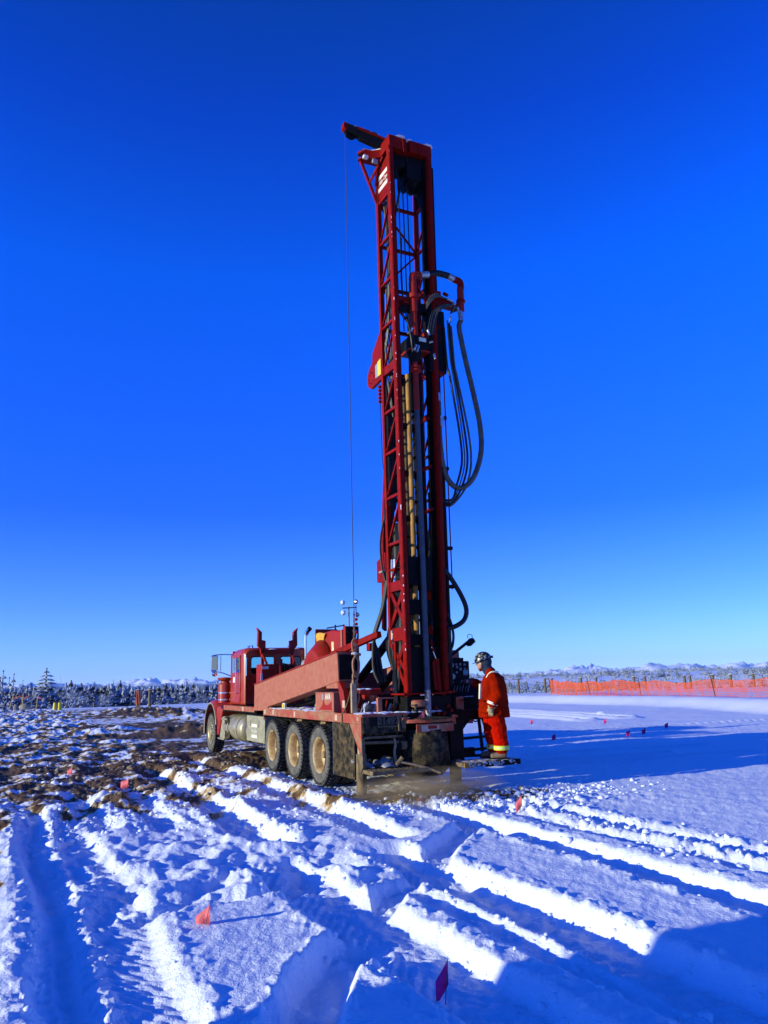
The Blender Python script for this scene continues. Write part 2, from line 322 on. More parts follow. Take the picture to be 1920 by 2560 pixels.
    # unseen snow bank, added behind and left of the camera to cast the foreground shadow
    bk = ss(-10.8, -9.0, X)*(1-ss(-8.2, -7.2, X))*ss(-9, -7, Y)*(1-ss(-.3, .15, Y-(1.85+.445*(X+8))))
    h = h + 2.8*bk*(1+.03*perlin(X*1.2, Y*1.2, 91))
    # --- beyond the site: slope, valley, wooded ridge, plain
    re_ = 80+ .20*np.clip(th+22, -30, 60) + 3*perlin(th*.15, r*0+2, 95)
    drop = ss(0, 1, (r-re_)/90)
    ridge = 1500+250*perlin(th*.08, r*0, 97)
    lift = ss(400, ridge, r)*(1-ss(ridge, ridge*2.0, r))
    z = -(28)*drop + lift*(20.0+9*ss(-5, 25, th)+5*perlin(th*.12, r*0+5, 99)) + drop*3.5*perlin(X*.006, Y*.006, 101) + drop*ss(300, 900, r)*9*perlin(X*.0021, Y*.0021, 103)
    h = h*(1-drop) + z
    return h
def dirtmask(X, Y):
    n = fbm(X*1.6, Y*1.1, 5, 111, .62)*.5+.5; m = np.zeros_like(X)
    for cx, cy, a, b_, k in DIRT: m = np.maximum(m, k*np.exp(-(((X-cx)/a)**2+((Y-cy)/b_)**2)*.8))
    r = np.hypot(X, Y); dx = X-O[0]; dy = Y-O[1]; s = dx*F2[0]+dy*F2[1]; t = dx*L2[0]+dy*L2[1]
    base = .37*ss(1.2, 4.5, t)*ss(-1.8, 2.2, s)*(1-ss(80, 90, r))*(1-ss(20, 32, t)*.4)
    base = base + .16*ss(-3, -1, s)*(1-ss(8, 11, s))*ss(-1.6, -.8, t)
    m = np.maximum(m, base)
    return np.clip((m*1.25 + (n-.5)*1.3*ss(0, .22, m) - .36)*2.2, 0, 1)

# ------------------------------------------------------------------ ground sheet (polar grid round the viewpoint, finest where the photograph looks)
th_d = np.linspace(-33, 33, 860); th_c = np.concatenate([np.linspace(34.5, 180, 70), np.linspace(-180, -34.5, 70)[1:]])
TH = R(1)*np.concatenate([th_d, th_c]); nT = len(TH)
rr = [0.0]
def rrange(a, b_, k):
    o_ = []; x = a
    while x < b_: o_.append(x); x *= k
    return o_
RR = np.array([1.2, 2, 2.8, 3.4] + rrange(3.9, 30, 1.0058) + rrange(30, 120, 1.0085) + rrange(120, 9000, 1.035))
nR = len(RR)
TT, RG = np.meshgrid(TH, RR); GX = RG*np.sin(TT); GY = RG*np.cos(TT); GZ = height(GX, GY)
DM = dirtmask(GX, GY)
GZ = GZ + DM*.03*fbm(GX*4, GY*4, 3, 121)*(1-ss(60, 110, RG))
vs = np.stack([GX, GY, GZ], -1).reshape(-1, 3); vs = np.vstack([vs, [[0, 0, 0]]])
i = np.arange(nR-1)[:, None]*nT; j = np.arange(nT)[None, :]; j2 = (j+1) % nT
q = np.stack([i+j, i+j2, i+nT+j2, i+nT+j], -1).reshape(-1, 4)[:, ::-1]
tri = np.stack([np.full(nT, nR*nT), np.arange(nT), (np.arange(nT)+1) % nT], -1)[:, ::-1]
me = bpy.data.meshes.new('ground'); me.vertices.add(len(vs)); me.vertices.foreach_set('co', vs.ravel())
me.loops.add(q.size+tri.size); me.loops.foreach_set('vertex_index', np.concatenate([q.ravel(), tri.ravel()]).astype(np.int32))
me.polygons.add(len(q)+len(tri)); me.polygons.foreach_set('loop_start', np.concatenate([np.arange(len(q))*4, q.size+np.arange(len(tri))*3]).astype(np.int32))
me.update(calc_edges=True); me.shade_smooth()
at = me.attributes.new('soil', 'FLOAT', 'POINT'); at.data.foreach_set('value', np.append(DM.ravel(), 0).astype(np.float32))
ground = bpy.data.objects.new('ground', me); scn.collection.objects.link(ground); ground['kind'] = 'structure'
gm = bpy.data.materials.new('snow_and_soil'); gm.use_nodes = True; t = gm.node_tree; b = t.nodes['Principled BSDF']
co = N(t, 'ShaderNodeNewGeometry')
def noise(sc, det=4, rg=.6):
    n = N(t, 'ShaderNodeTexNoise'); n.inputs['Scale'].default_value = sc; n.inputs['Detail'].default_value = det
    n.inputs['Roughness'].default_value = rg; t.links.new(co.outputs['Position'], n.inputs['Vector']); return n
av = N(t, 'ShaderNodeAttribute', attribute_name='soil'); n1 = noise(9, 6, .7)
ma = N(t, 'ShaderNodeMath', operation='MULTIPLY_ADD'); ma.inputs[1].default_value = 1.3; ma.inputs[2].default_value = -.65
t.links.new(n1.outputs['Fac'], ma.inputs[0])
ad = N(t, 'ShaderNodeMath', operation='ADD'); t.links.new(av.outputs['Fac'], ad.inputs[0]); t.links.new(ma.outputs[0], ad.inputs[1])
cr = N(t, 'ShaderNodeValToRGB'); e = cr.color_ramp.elements; e[0].position = .12; e[0].color = (.84, .86, .88, 1); e[1].position = .74; e[1].color = (.13, .072, .025, 1)
e2 = cr.color_ramp.elements.new(.46); e2.color = (.60, .40, .16, 1)
t.links.new(ad.outputs[0], cr.inputs[0])
mask = N(t, 'ShaderNodeMath', operation='GREATER_THAN'); mask.inputs[1].default_value = .02; t.links.new(av.outputs['Fac'], mask.inputs[0])
mx = N(t, 'ShaderNodeMix', data_type='RGBA'); mx.inputs[6].default_value = (.86, .87, .89, 1)
t.links.new(mask.outputs[0], mx.inputs[0]); t.links.new(cr.outputs[0], mx.inputs[7]); t.links.new(mx.outputs[2], b.inputs['Base Color'])
b.inputs['Roughness'].default_value = .75; b.inputs['Specular IOR Level'].default_value = .2
nb = noise(28, 3, .65); nb2 = noise(95, 2, .6)
bp = N(t, 'ShaderNodeBump'); bp.inputs['Strength'].default_value = .65; bp.inputs['Distance'].default_value = .022
bp2 = N(t, 'ShaderNodeBump'); bp2.inputs['Strength'].default_value = .6; bp2.inputs['Distance'].default_value = .006
t.links.new(nb.outputs['Fac'], bp.inputs['Height']); t.links.new(nb2.outputs['Fac'], bp2.inputs['Height'])
t.links.new(bp.outputs[0], bp2.inputs['Normal']); t.links.new(bp2.outputs[0], b.inputs['Normal'])
me.materials.append(gm)
def gh(x, y): return float(height(np.array([x]), np.array([y]))[0])

# ------------------------------------------------------------------ snow clumps thrown up along the ruts
def icos():
    bm = bmesh.new(); bmesh.ops.create_icosphere(bm, subdivisions=1, radius=1); v = np.array([x.co[:] for x in bm.verts]); f = np.array([[y.index for y in x.verts] for x in bm.faces]); bm.free(); return v, f
IV, IF = icos()
def clumps(name, P, S, m):
    n = len(P); V = IV[None]*(1+rng.normal(0, .18, (n, 12, 1)))*S[:, None, None]*rng.uniform(.7, 1.2, (n, 1, 3)); V[:, :, 2] *= .8
    V = V + P[:, None, :]; Fc = (IF[None] + np.arange(n)[:, None, None]*12).reshape(-1, 3)
    me = bpy.data.meshes.new(name); me.from_pydata(V.reshape(-1, 3).tolist(), [], Fc.tolist()); me.shade_smooth(); me.materials.append(m)
    o = bpy.data.objects.new(name, me); scn.collection.objects.link(o); return o
P = []
for c, hw, d, s0, s1 in RUTS:
    for k in range(int(100*(d/.2))):
        s_ = rng.uniform(max(s0, -10.5), min(s1, 5)); t_ = c + rng.choice([-1, 1])*(hw+abs(rng.normal(.03, .07))); P.append((s_, t_, rng.gamma(1.3, .010)+.006))
for k in range(1500): P.append((rng.normal(-2.95, .45), rng.normal(-.3, 1.3), abs(rng.normal(0, .020))+.006))
for k in range(380): P.append((rng.uniform(-9, -1.5), rng.normal(-.5, .35), abs(rng.normal(0, .022))+.01))
for k in range(1100): P.append((rng.uniform(-3, 8), rng.uniform(1.2, 6), rng.gamma(1.3, .014)+.008))
P = np.array(P); XY = O + P[:, :1]*F2 + P[:, 1:2]*L2; Z = height(XY[:, 0], XY[:, 1]); dm = dirtmask(XY[:, 0], XY[:, 1])
sn = mat('clump_snow', (.82, .84, .86), .8); dn = mat('clump_soil', (.13, .085, .04), .95, 0, (.42, .34, .22), .5, 3)
k_ = (dm < .35) | ((P[:, 0] < -2.0) & (rng.random(len(P)) < .8))
o = clumps('snow_clumps', np.column_stack([XY, Z])[k_], P[k_, 2], sn); o['kind'] = 'stuff'; o['label'] = 'small lumps of snow thrown up along the wheel ruts'
o = clumps('soil_clumps', np.column_stack([XY, Z])[~k_], P[~k_, 2], dn); o['kind'] = 'stuff'; o['label'] = 'crumbs of brown soil and dirty snow by the rig'
# ------------------------------------------------------------------ mountains far off
def mountain_range():
    na, nr = 520, 44; A = np.linspace(R(-44), R(44), na); RD = np.linspace(5200, 7600, nr)
    AA, RRm = np.meshgrid(A, RD); X = RRm*np.sin(AA); Y = RRm*np.cos(AA)
    u = (RRm-5200)/2400; env = np.sin(np.clip(u*1.35, 0, 1)*PI)**.8
    a1 = np.degrees(AA)
    prof = .62 + .16*ss(-8, -16, a1) + .20*perlin(a1*.32, a1*0, 201) + .14*perlin(a1*.9, a1*0, 203)
    prof = prof + .30*np.exp(-((a1+17.2)/1.1)**2) + .12*np.exp(-((a1+11.5)/1.3)**2) + .22*np.exp(-((a1-19)/1.2)**2) - .28*np.exp(-((a1-7.5)/3)**2) + .15*np.exp(-((a1-13.5)/1)**2)
    X0, Y0 = X, Y; X = X+260*perlin(X0*.0016, Y0*.0016, 211); Y = Y+260*perlin(X0*.0016, Y0*.0016, 213)
    rg = 1-np.abs(fbm(X*.0019, Y*.0019, 4, 205, .55))*1.7; rg2 = 1-np.abs(fbm(X*.0052, Y*.0052, 3, 207, .5))*1.5
    H = env*prof*(26 + 52*np.clip(rg, 0, 1)*1.0 + 46*np.clip(rg2, 0, 1)**2) *(1+.22*fbm(X*.011, Y*.011, 4, 209, .6))*(.72+.28*ss(-8, 4, a1)) - 20
    X, Y = X0, Y0; vs = np.stack([X, Y, H], -1).reshape(-1, 3)
    i = np.arange(nr-1)[:, None]*na; j = np.arange(na-1)[None]
    q = np.stack([i+j, i+j+1, i+na+j+1, i+na+j], -1).reshape(-1, 4)[:, ::-1]
    me = bpy.data.meshes.new('mountains'); me.from_pydata(vs.tolist(), [], q.tolist()); me.shade_smooth()
    m = bpy.data.materials.new('mountain_snow_and_rock'); m.use_nodes = True; t = m.node_tree; b = t.nodes['Principled BSDF']
    gg = N(t, 'ShaderNodeNewGeometry'); sp = N(t, 'ShaderNodeSeparateXYZ'); t.links.new(gg.outputs['Position'], sp.inputs[0])
    nn = N(t, 'ShaderNodeTexNoise'); nn.inputs['Scale'].default_value = .012; nn.inputs['Detail'].default_value = 6; t.links.new(gg.outputs['Position'], nn.inputs['Vector'])
    mm = N(t, 'ShaderNodeMath', operation='MULTIPLY_ADD'); mm.inputs[1].default_value = 60; t.links.new(nn.outputs['Fac'], mm.inputs[0]); t.links.new(sp.outputs['Z'], mm.inputs[2])
    mr = N(t, 'ShaderNodeMapRange'); mr.inputs[1].default_value = 30; mr.inputs[2].default_value = 48; t.links.new(mm.outputs[0], mr.inputs[0])
    mc = N(t, 'ShaderNodeMix', data_type='RGBA'); mc.inputs[6].default_value = (.10, .14, .20, 1); mc.inputs[7].default_value = (.80, .80, .82, 1)
    t.links.new(mr.outputs[0], mc.inputs[0]); t.links.new(mc.outputs[2], b.inputs['Base Color']); b.inputs['Roughness'].default_value = .9
    me.materials.append(m); o = bpy.data.objects.new('mountains', me); scn.collection.objects.link(o); o['kind'] = 'structure'
mountain_range()

# ------------------------------------------------------------------ trees
def leafmat(name, dark, frost, amt, sc=1.2):
    m = bpy.data.materials.new(name); m.use_nodes = True; t = m.node_tree; b = t.nodes['Principled BSDF']; b.inputs['Roughness'].default_value = .9
    gg = N(t, 'ShaderNodeNewGeometry'); nn = N(t, 'ShaderNodeTexNoise'); nn.inputs['Scale'].default_value = sc; nn.inputs['Detail'].default_value = 4
    t.links.new(gg.outputs['Position'], nn.inputs['Vector'])
    sp = N(t, 'ShaderNodeSeparateXYZ'); t.links.new(gg.outputs['Normal'], sp.inputs[0])
    ab = N(t, 'ShaderNodeMath', operation='ABSOLUTE'); t.links.new(sp.outputs['Z'], ab.inputs[0])
    ml = N(t, 'ShaderNodeMath', operation='MULTIPLY_ADD'); ml.inputs[1].default_value = .35; t.links.new(ab.outputs[0], ml.inputs[0]); t.links.new(nn.outputs['Fac'], ml.inputs[2])
    r = N(t, 'ShaderNodeValToRGB'); r.color_ramp.elements[0].position = .78-amt*.4; r.color_ramp.elements[1].position = .90-amt*.4
    r.color_ramp.elements[0].color = (*dark, 1); r.color_ramp.elements[1].color = (*frost, 1)
    t.links.new(ml.outputs[0], r.inputs[0]); t.links.new(r.outputs[0], b.inputs['Base Color']); return m
M['spruce'] = leafmat('frosted_spruce_needles', (.018, .030, .022), (.66, .67, .64), .55, 2.2)
M['sprucedk'] = leafmat('dark_spruce_needles', (.014, .024, .018), (.55, .57, .56), .30, 1.8)
M['twig'] = leafmat('frosted_twigs', (.07, .06, .05), (.60, .61, .62), .75, 3)
def spruce_mesh(H, rad, seed, tiers=15, dens=1.0):
    r = random.Random(seed); vs = []; fs = []
    for k in range(tiers):
        u = k/(tiers-1); z = H*(.10+.88*u); rr_ = rad*(1-u)**.85*(.75+.5*r.random())+.05
        n = max(4, int((11-6*u)*dens)); off = r.random()*6
        for j in range(n):
            a = off + 2*PI*j/n + r.uniform(-.25, .25); L = rr_*r.uniform(.7, 1.15); dr = -L*r.uniform(.18, .42); w_ = L*.30+.05
            ca, sa = math.cos(a), math.sin(a); o = len(vs)
            vs += [(0, 0, z+.10), (ca*L*.55-sa*w_, sa*L*.55+ca*w_, z+dr*.45), (ca*L, sa*L, z+dr), (ca*L*.55+sa*w_, sa*L*.55-ca*w_, z+dr*.45),
                   (ca*L*.5, sa*L*.5, z+dr*.3+.10+.05*L), (ca*L*.5, sa*L*.5, z+dr*.5-.22*L)]
            fs += [(o, o+1, o+4), (o+1, o+2, o+4), (o+2, o+3, o+4), (o+3, o, o+4), (o, o+5, o+1), (o+1, o+5, o+2), (o+2, o+5, o+3), (o+3, o+5, o)]
    o = len(vs); vs += [(.05, 0, H*.93), (-.03, .045, H*.93), (-.03, -.045, H*.93), (0, 0, H)]; fs += [(o, o+1, o+3), (o+1, o+2, o+3), (o+2, o, o+3)]
    return vs, fs
def bush_mesh(H, seed, n=70, spread=.45):
    r = random.Random(seed); mb = MB()
    def twig(p, d, L, w_, lv):
        q = p + d*L; mb.tube([p, q], [w_, w_*.45], 3, False)
        if lv:
            for k in range(3 if lv > 1 else 4):
                a = Vector((r.uniform(-1, 1), r.uniform(-1, 1), r.uniform(-.1, .9))).normalized()
                twig(p + d*L*r.uniform(.35, 1), (d*.7+a*.8).normalized(), L*r.uniform(.45, .65), w_*.6, lv-1)
    for k in range(n//12):
        d = Vector((r.uniform(-spread, spread), r.uniform(-spread, spread), 1)).normalized()
        twig(Vector((r.uniform(-.25, .25), r.uniform(-.25, .25), 0)), d, H*r.uniform(.5, .65), .05, 3)
    return mb
def dense_ball_mesh(seed, n=46):
    """frosted scrub: short leaf-sized flakes through an uneven volume"""
    r = random.Random(seed); vs = []; fs = []
    for k in range(n):
        p = Vector((r.gauss(0, .42), r.gauss(0, .42), abs(r.gauss(.55, .33)))); s_ = r.uniform(.10, .26)
        a = Vector((r.uniform(-1, 1), r.uniform(-1, 1), r.uniform(-1, 1))).normalized(); b_ = a.orthogonal().normalized(); c = a.cross(b_)
        o = len(vs); vs += [p+b_*s_, p-b_*s_*.6+c*s_, p-b_*s_*.6-c*s_, p+a*s_*1.1]; fs += [(o, o+1, o+3), (o+1, o+2, o+3), (o+2, o, o+3), (o, o+2, o+1)]
    return vs, fs
def pxy(u, v, dist):
    """place where the sight line through a point of the picture is dist metres out"""
    d = cam.matrix_world.to_3x3() @ Vector(((u-960)/1921, -(v-1280)/1921, -1)); k = dist/math.hypot(d.x, d.y)
    return d.x*k, d.y*k, 1.85+d.z*k
TREES = {}
def plant(kind, x, y, z0, H, rad, label, group=None, seed=0, name=None):
    root = thing(name or {'s': 'spruce_tree', 'd': 'spruce_tree', 'b': 'bare_tree'}[kind], label, 'tree', (x, y, z0), random.Random(seed).uniform(0, 6), group)
    key = (kind, seed % 5)
    if key not in TREES:
        if kind == 'b':
            c = bush_mesh(1.0*5, 40+seed % 5).mesh('crown', M['twig']); tr_ = MB().cyl((0,0,-1), (0,0,2.6), .07, .04, 5).mesh('trunk', M['bark'])
        else:
            v_, f_ = spruce_mesh(8, 1.75, seed % 5 + (10 if kind == 'd' else 0), 17, 1.15); c = bpy.data.meshes.new('crown'); c.from_pydata(v_, [], f_); c.materials.append(M['spruce' if kind == 's' else 'sprucedk'])
            tr_ = MB().cyl((0,0,-1), (0,0,7.4), .13, .03, 6).mesh('trunk', M['bark'])
        TREES[key] = (c, tr_)
    base = 5. if kind == 'b' else 8.
    for nm, me_ in zip(('crown', 'trunk'), TREES[key]):
        o = bpy.data.objects.new(nm, me_); scn.collection.objects.link(o); o.parent = root
    root.scale = (rad/(1.75 if kind != 'b' else 1.5), rad/(1.75 if kind != 'b' else 1.5), H/base)
    return root
# u of the trunk, v of the top, distance, kind, label
prom = [(38, 1673, 112, 's', 1.6, 'tall frosted spruce at the far left edge of the site, nearest the picture edge'),
        (8, 1690, 108, 'd', 1.5, 'dark spruce cut by the left picture edge'),
        (100, 1690, 118, 's', 1.4, 'frosted spruce rising behind the second gap left of the tallest spruce'),
        (148, 1681, 116, 's', 1.3, 'slim frosted spruce between the edge spruces and the tallest dark one'),
        (240, 1698, 110, 'd', 1.0, 'small narrow dark spruce leaning behind the red flagged stakes'),
        (487, 1668, 98, 'd', 1.75, 'tallest dark spruce with snowy boughs standing alone above the shrubs'),
        (985, 1701, 120, 's', 1.5, 'white frosted spruce left of a lower twin, between yellow buckets and piles'),
        (1028, 1709, 121, 's', 1.3, 'lower twin spruce just right of the white frosted spruce'),
        (1178, 1695, 118, 's', 1.7, 'broad white spruce midway between the yellow buckets and the orange pile'),
        (1258, 1706, 117, 'd', 1.5, 'dark spruce right of the broad white spruce'),
        (1350, 1714, 130, 's', 1.4, 'pale spruce just behind and left of the orange wrapped pile'),
        (1572, 1710, 125, 's', 1.4, 'frosted spruce peeping over the bare brown pile'),
        (1405, 1720, 135, 'd', 1.4, 'low spruce behind the orange wrapped pile')]
for k, (zu, v, dist, kd, rad, lb) in enumerate(prom):
    u = zu/4.1475; x, y, zt = pxy(u, v, dist); z0 = gh(x, y)-.3
    plant(kd, x, y, z0, zt-z0, rad*(2.0 if k in (0, 1, 2, 3, 5) else 1.6), lb, None, k)
small = [(968/4.61+200, 1727, 150), (1048/4.61+200, 1714, 160), (1085/4.61+200, 1727, 150), (1165/4.61+200, 1721, 145), (1290/4.61+200, 1725, 155), (1350/4.61+200, 1722, 150),
         (1440/4.61+200, 1719, 150), (1490/4.61+200, 1727, 155), (865/4.61+200, 1721, 140), (1140/4.61+200, 1728, 165), (1400/4.61+200, 1727, 165), (985/4.61+200, 1745, 132), (1560/4.61+200, 1728, 160)]
for k, (u, v, dist) in enumerate(small):
    x, y, zt = pxy(u, v, dist); z0 = gh(x, y)-.3
    plant('s' if k % 3 else 'd', x, y, z0, zt-z0, max(.9, .17*(zt-z0)), 'small frosted spruce in the row between the bare brown pile and the truck cab', 'small spruces beyond the snow edge', 20+k)
lone = [(705, 1722, 84, 1.9, 'lone bare frosted sapling just right of the yellow buckets'), (1030, 1735, 92, 1.9, 'spreading frosted bush below the twin spruces')]
for k, (zu, v, dist, rad, lb) in enumerate(lone):
    x, y, zt = pxy(zu/4.1475, v, dist); z0 = gh(x, y)-.1; plant('b', x, y, z0, zt-z0+.3, rad, lb, None, 50+k)
rb_ = random.Random(5)
for k in range(90):
    u = rb_.uniform(-40, 560); dist = rb_.uniform(94, 140); top = rb_.uniform(1700, 1728) if u < 150 else rb_.uniform(1718, 1738)
    x, y, zt = pxy(u, top + (6 if dist < 105 else 0), dist); z0 = gh(x, y)-.2
    plant('b', x, y, z0, max(2.2, zt-z0), rb_.uniform(1.6, 2.6), 'bare frosted shrub in the thicket along the left snow edge', 'frosted shrubs along the left snow edge', 60+k)
# far woods: thousands that read as one mass
def woods(name, label, pts, m, conif):
    V = []; Fc = []; n0 = 0; protos = []
    for k in range(6):
        if conif: v_, f_ = spruce_mesh(1, .2, 300+k, 5, .62)
        else: v_, f_ = dense_ball_mesh(300+k, 26)
        protos.append((np.array([tuple(a) for a in v_]), np.array(f_)))
    for (x, y, z, h_, w_, k) in pts:
        pv, pf = protos[k % 6]; a = k*1.7; c_, s_ = math.cos(a), math.sin(a)
        q = np.empty_like(pv); q[:, 0] = (pv[:, 0]*c_-pv[:, 1]*s_)*w_+x; q[:, 1] = (pv[:, 0]*s_+pv[:, 1]*c_)*w_+y; q[:, 2] = pv[:, 2]*h_+z
        V.append(q); Fc.append(pf+n0); n0 += len(pv)
    V = np.vstack(V); Fc = np.vstack(Fc); me = bpy.data.meshes.new(name); me.vertices.add(len(V)); me.vertices.foreach_set('co', V.ravel())
    me.loops.add(Fc.size); me.loops.foreach_set('vertex_index', Fc.ravel().astype(np.int32)); me.polygons.add(len(Fc)); me.polygons.foreach_set('loop_start', (np.arange(len(Fc))*3).astype(np.int32))
    me.update(calc_edges=True); me.materials.append(m); o = bpy.data.objects.new(name, me); scn.collection.objects.link(o); o['kind'] = 'stuff'; o['label'] = label
def scatter(n, a0, a1, r0, r1, hh, ww, seed, keep=None):
    g_ = np.random.default_rng(seed); a = np.radians(g_.uniform(a0, a1, n)); r = np.exp(g_.uniform(math.log(r0), math.log(r1), n)); x = r*np.sin(a); y = r*np.cos(a)
    if keep is not None: kk = keep(x, y, r, np.degrees(a)); x = x[kk]; y = y[kk]; r = r[kk]
    z = height(x, y); sc = 1+np.clip((r-300)/1400, 0, 1)*1.1; h_ = g_.uniform(*hh, len(x))*np.clip(.45+.55*(r-110)/330, .45, 1)
    return [(x[i], y[i], z[i]-.3, h_[i], g_.uniform(*ww)*sc[i], i) for i in range(len(x))]
def thick(n, a0, a1, r0, r1, seed):
    g_ = np.random.default_rng(seed); a = g_.uniform(a0, a1, n); r = g_.uniform(r0, r1, n); x = r*np.sin(np.radians(a)); y = r*np.cos(np.radians(a)); z = height(x, y)
    top = 1.85 - r*np.interp(a, [-34, -27, -20, -12], [.002, .006, .009, .010]) + g_.normal(0, .38, n) - np.where(r < 95, 1.2, 0); h_ = np.clip(top-z, .8, 12)
    return [(x[i], y[i], z[i]-.3, h_[i]+.3, g_.uniform(3.2, 5.0)*(.6+.08*h_[i]), i) for i in range(n)]
woods('frosted_thicket', 'blue shaded frosted thicket behind the left snow edge', thick(900, -35, -7, 90, 120, 5), leafmat('shaded_thicket_frost', (.03, .035, .04), (.42, .44, .48), .42, .5), True)  # twigs and frost coloured darker and bluer to carry the thicket's shade
woods('frosted_scrub', 'grey frosted scrub covering the slope and hills beyond the fence',
      scatter(6500, -34, 35, 125, 1900, (3, 5.5), (2.4, 4.2), 1, lambda x, y, r, a: (a > -6) | (r < 260)), leafmat('hill_scrub_frost', (.10, .10, .085), (.50, .52, .50), .72, .25), False)
woods('spruce_forest', 'dark blue green spruce forest on the far ridges and valley',
      scatter(9500, -35, 35, 118, 2000, (6, 11), (8, 13), 2, lambda x, y, r, a: (a < -4) | ((perlin(x*.006, y*.006, 7) > .15) & (r > 250))), leafmat('far_spruce_needles', (.016, .026, .026), (.46, .48, .50), .34, .35), True)

# ------------------------------------------------------------------ snow fence
fpts = [(16.0, 78.5), (16.6, 66), (17.9, 57.5), (19.4, 50.5), (21.0, 44.6), (24.5, 37.5), (30, 31)]
fr = thing('snow_fence', 'long sagging orange plastic net fence on thin stakes across the right side', 'fence', (fpts[0][0], fpts[0][1], 0))
fo = Vector(fr.location); line = catmull([Vector((a, b_, 0)) for a, b_ in fpts], 8); cum = [0]
for a, b_ in zip(line[:-1], line[1:]): cum.append(cum[-1]+(b_-a).length)
def fat(s_):
    for k in range(len(cum)-1):
        if s_ <= cum[k+1]: return line[k].lerp(line[k+1], (s_-cum[k])/(cum[k+1]-cum[k]))
    return line[-1]
Ltot = cum[-1]; net = MB(); nrow = 9
def netpt(s_, hgt):
    p = fat(s_); base = gh(p.x, p.y); sag = .07*math.sin(s_*1.1)+.05*math.sin(s_*.37+1); lean = .22*hgt*math.sin(s_*.8)*.6
    H = 1.18+sag+.03*math.sin(s_*4); return Vector((p.x+lean*.35+.04*math.sin(s_*5+hgt*3), p.y+lean*.2, base+.02+H*hgt)) - fo
sg = 0.0; k = 0
while sg < Ltot:
    net.tube([netpt(sg+.05*math.sin(h_*5+k), h_) for h_ in (0, .33, .66, 1)], .014 if k % 2 else .011, 3, False); sg += .125; k += 1
for r_ in range(nrow+1):
    net.tube([netpt(x_, r_/nrow) for x_ in np.arange(0, Ltot, .4)], .012 if 0 < r_ < nrow else .022, 3, False)
for r_ in range(nrow*3):
    if (r_/(nrow*3)) > .42: net.tube([netpt(x_, r_/(nrow*3)) for x_ in np.arange(0, Ltot*.72, .5)], .011, 3, False)
net.build('netting', 'orange', fr, kind='stuff')
for s_ in (0.3, 13, 22, 30.5, 37.2, 44.5, 52):
    p = netpt(s_, 0); q = netpt(s_, 1); q.z += .28; q.x -= .10; MB().bar(p, q, .045).build('stake', mat('stake_wood', (.10, .05, .03), .8) if s_ == .3 else bpy.data.materials['stake_wood'], fr)
# ------------------------------------------------------------------ steel piles with caps
def pile(zx, u, v, top, label, orange=False, group=None):
    x, y, _ = pxy(u, v, 1); d = cam.matrix_world.to_3x3() @ Vector(((u-960)/1921, -(v-1280)/1921, -1)); k = -1.85/d.z; dist = min(abs(k)*math.hypot(d.x, d.y), 104); x, y, _ = pxy(u, v, dist)
    z0 = gh(x, y); zt = pxy(u, top, dist)[2]
    root = thing('steel_pile', label, 'post', (x, y, z0), 0, group); H = zt-z0
    MB().cyl((0,0,-.4), (0,0,H), .15, .15, 12).build('shaft', 'pile', root)
    c = MB().cyl((0,0,H+.002), (0,0,H+.05), .34, .34, 12).build('cap_plate', 'pile', root); MB().ball((0,0,H+.052), .30, 10, 5, (1,1,.15)).build('snow_cap', sn, root)
    if orange:
        mb = MB()
        for k in range(5): a = 2*PI*k/5; mb.bar((math.cos(a)*.17, math.sin(a)*.17, H*.98), (math.cos(a+.5)*.24, math.sin(a+.5)*.24, .1), .10, .03)
        mb.build('orange_wrap', 'orange', root)
Z13 = lambda u, v: (1240+u/2.44, 1600+v/2.44)
pl = [(140, 308, 238, 'steel pile standing alone, nearest the worker, left of all the fence piles'), (302, 305, 236, 'steel pile just left of where the orange fence begins'),
      (344, 300, 236, 'steel pile at the left end of the orange fence'), (523, 305, 232, 'first steel pile behind the orange net from its left end'), (615, 295, 230, 'second steel pile behind the orange net from its left end'),
      (848, 300, 226, 'third steel pile behind the orange net from its left end'), (914, 287, 223, 'fourth steel pile behind the net, right of the widest gap stake'), (1156, 290, 219, 'left one of the two close steel piles behind the net'),
      (1190, 290, 218, 'right one of the two close steel piles behind the net'), (1328, 275, 214, 'steel pile second to the right of the close pair'), (1438, 280, 213, 'last but one steel pile towards the right picture edge'),
      (1576, 275, 209, 'rightmost steel pile behind the orange net')]
for u, v, tp, lb in pl: pile(0, *Z13(u, v), Z13(0, tp)[1], lb)
pile(0, 344.7, 1764, 1726, 'brown pile wrapped in orange netting on the left snow edge', True); pile(0, 373.5, 1766.5, 1725, 'bare brown capped pile right of the orange wrapped one')
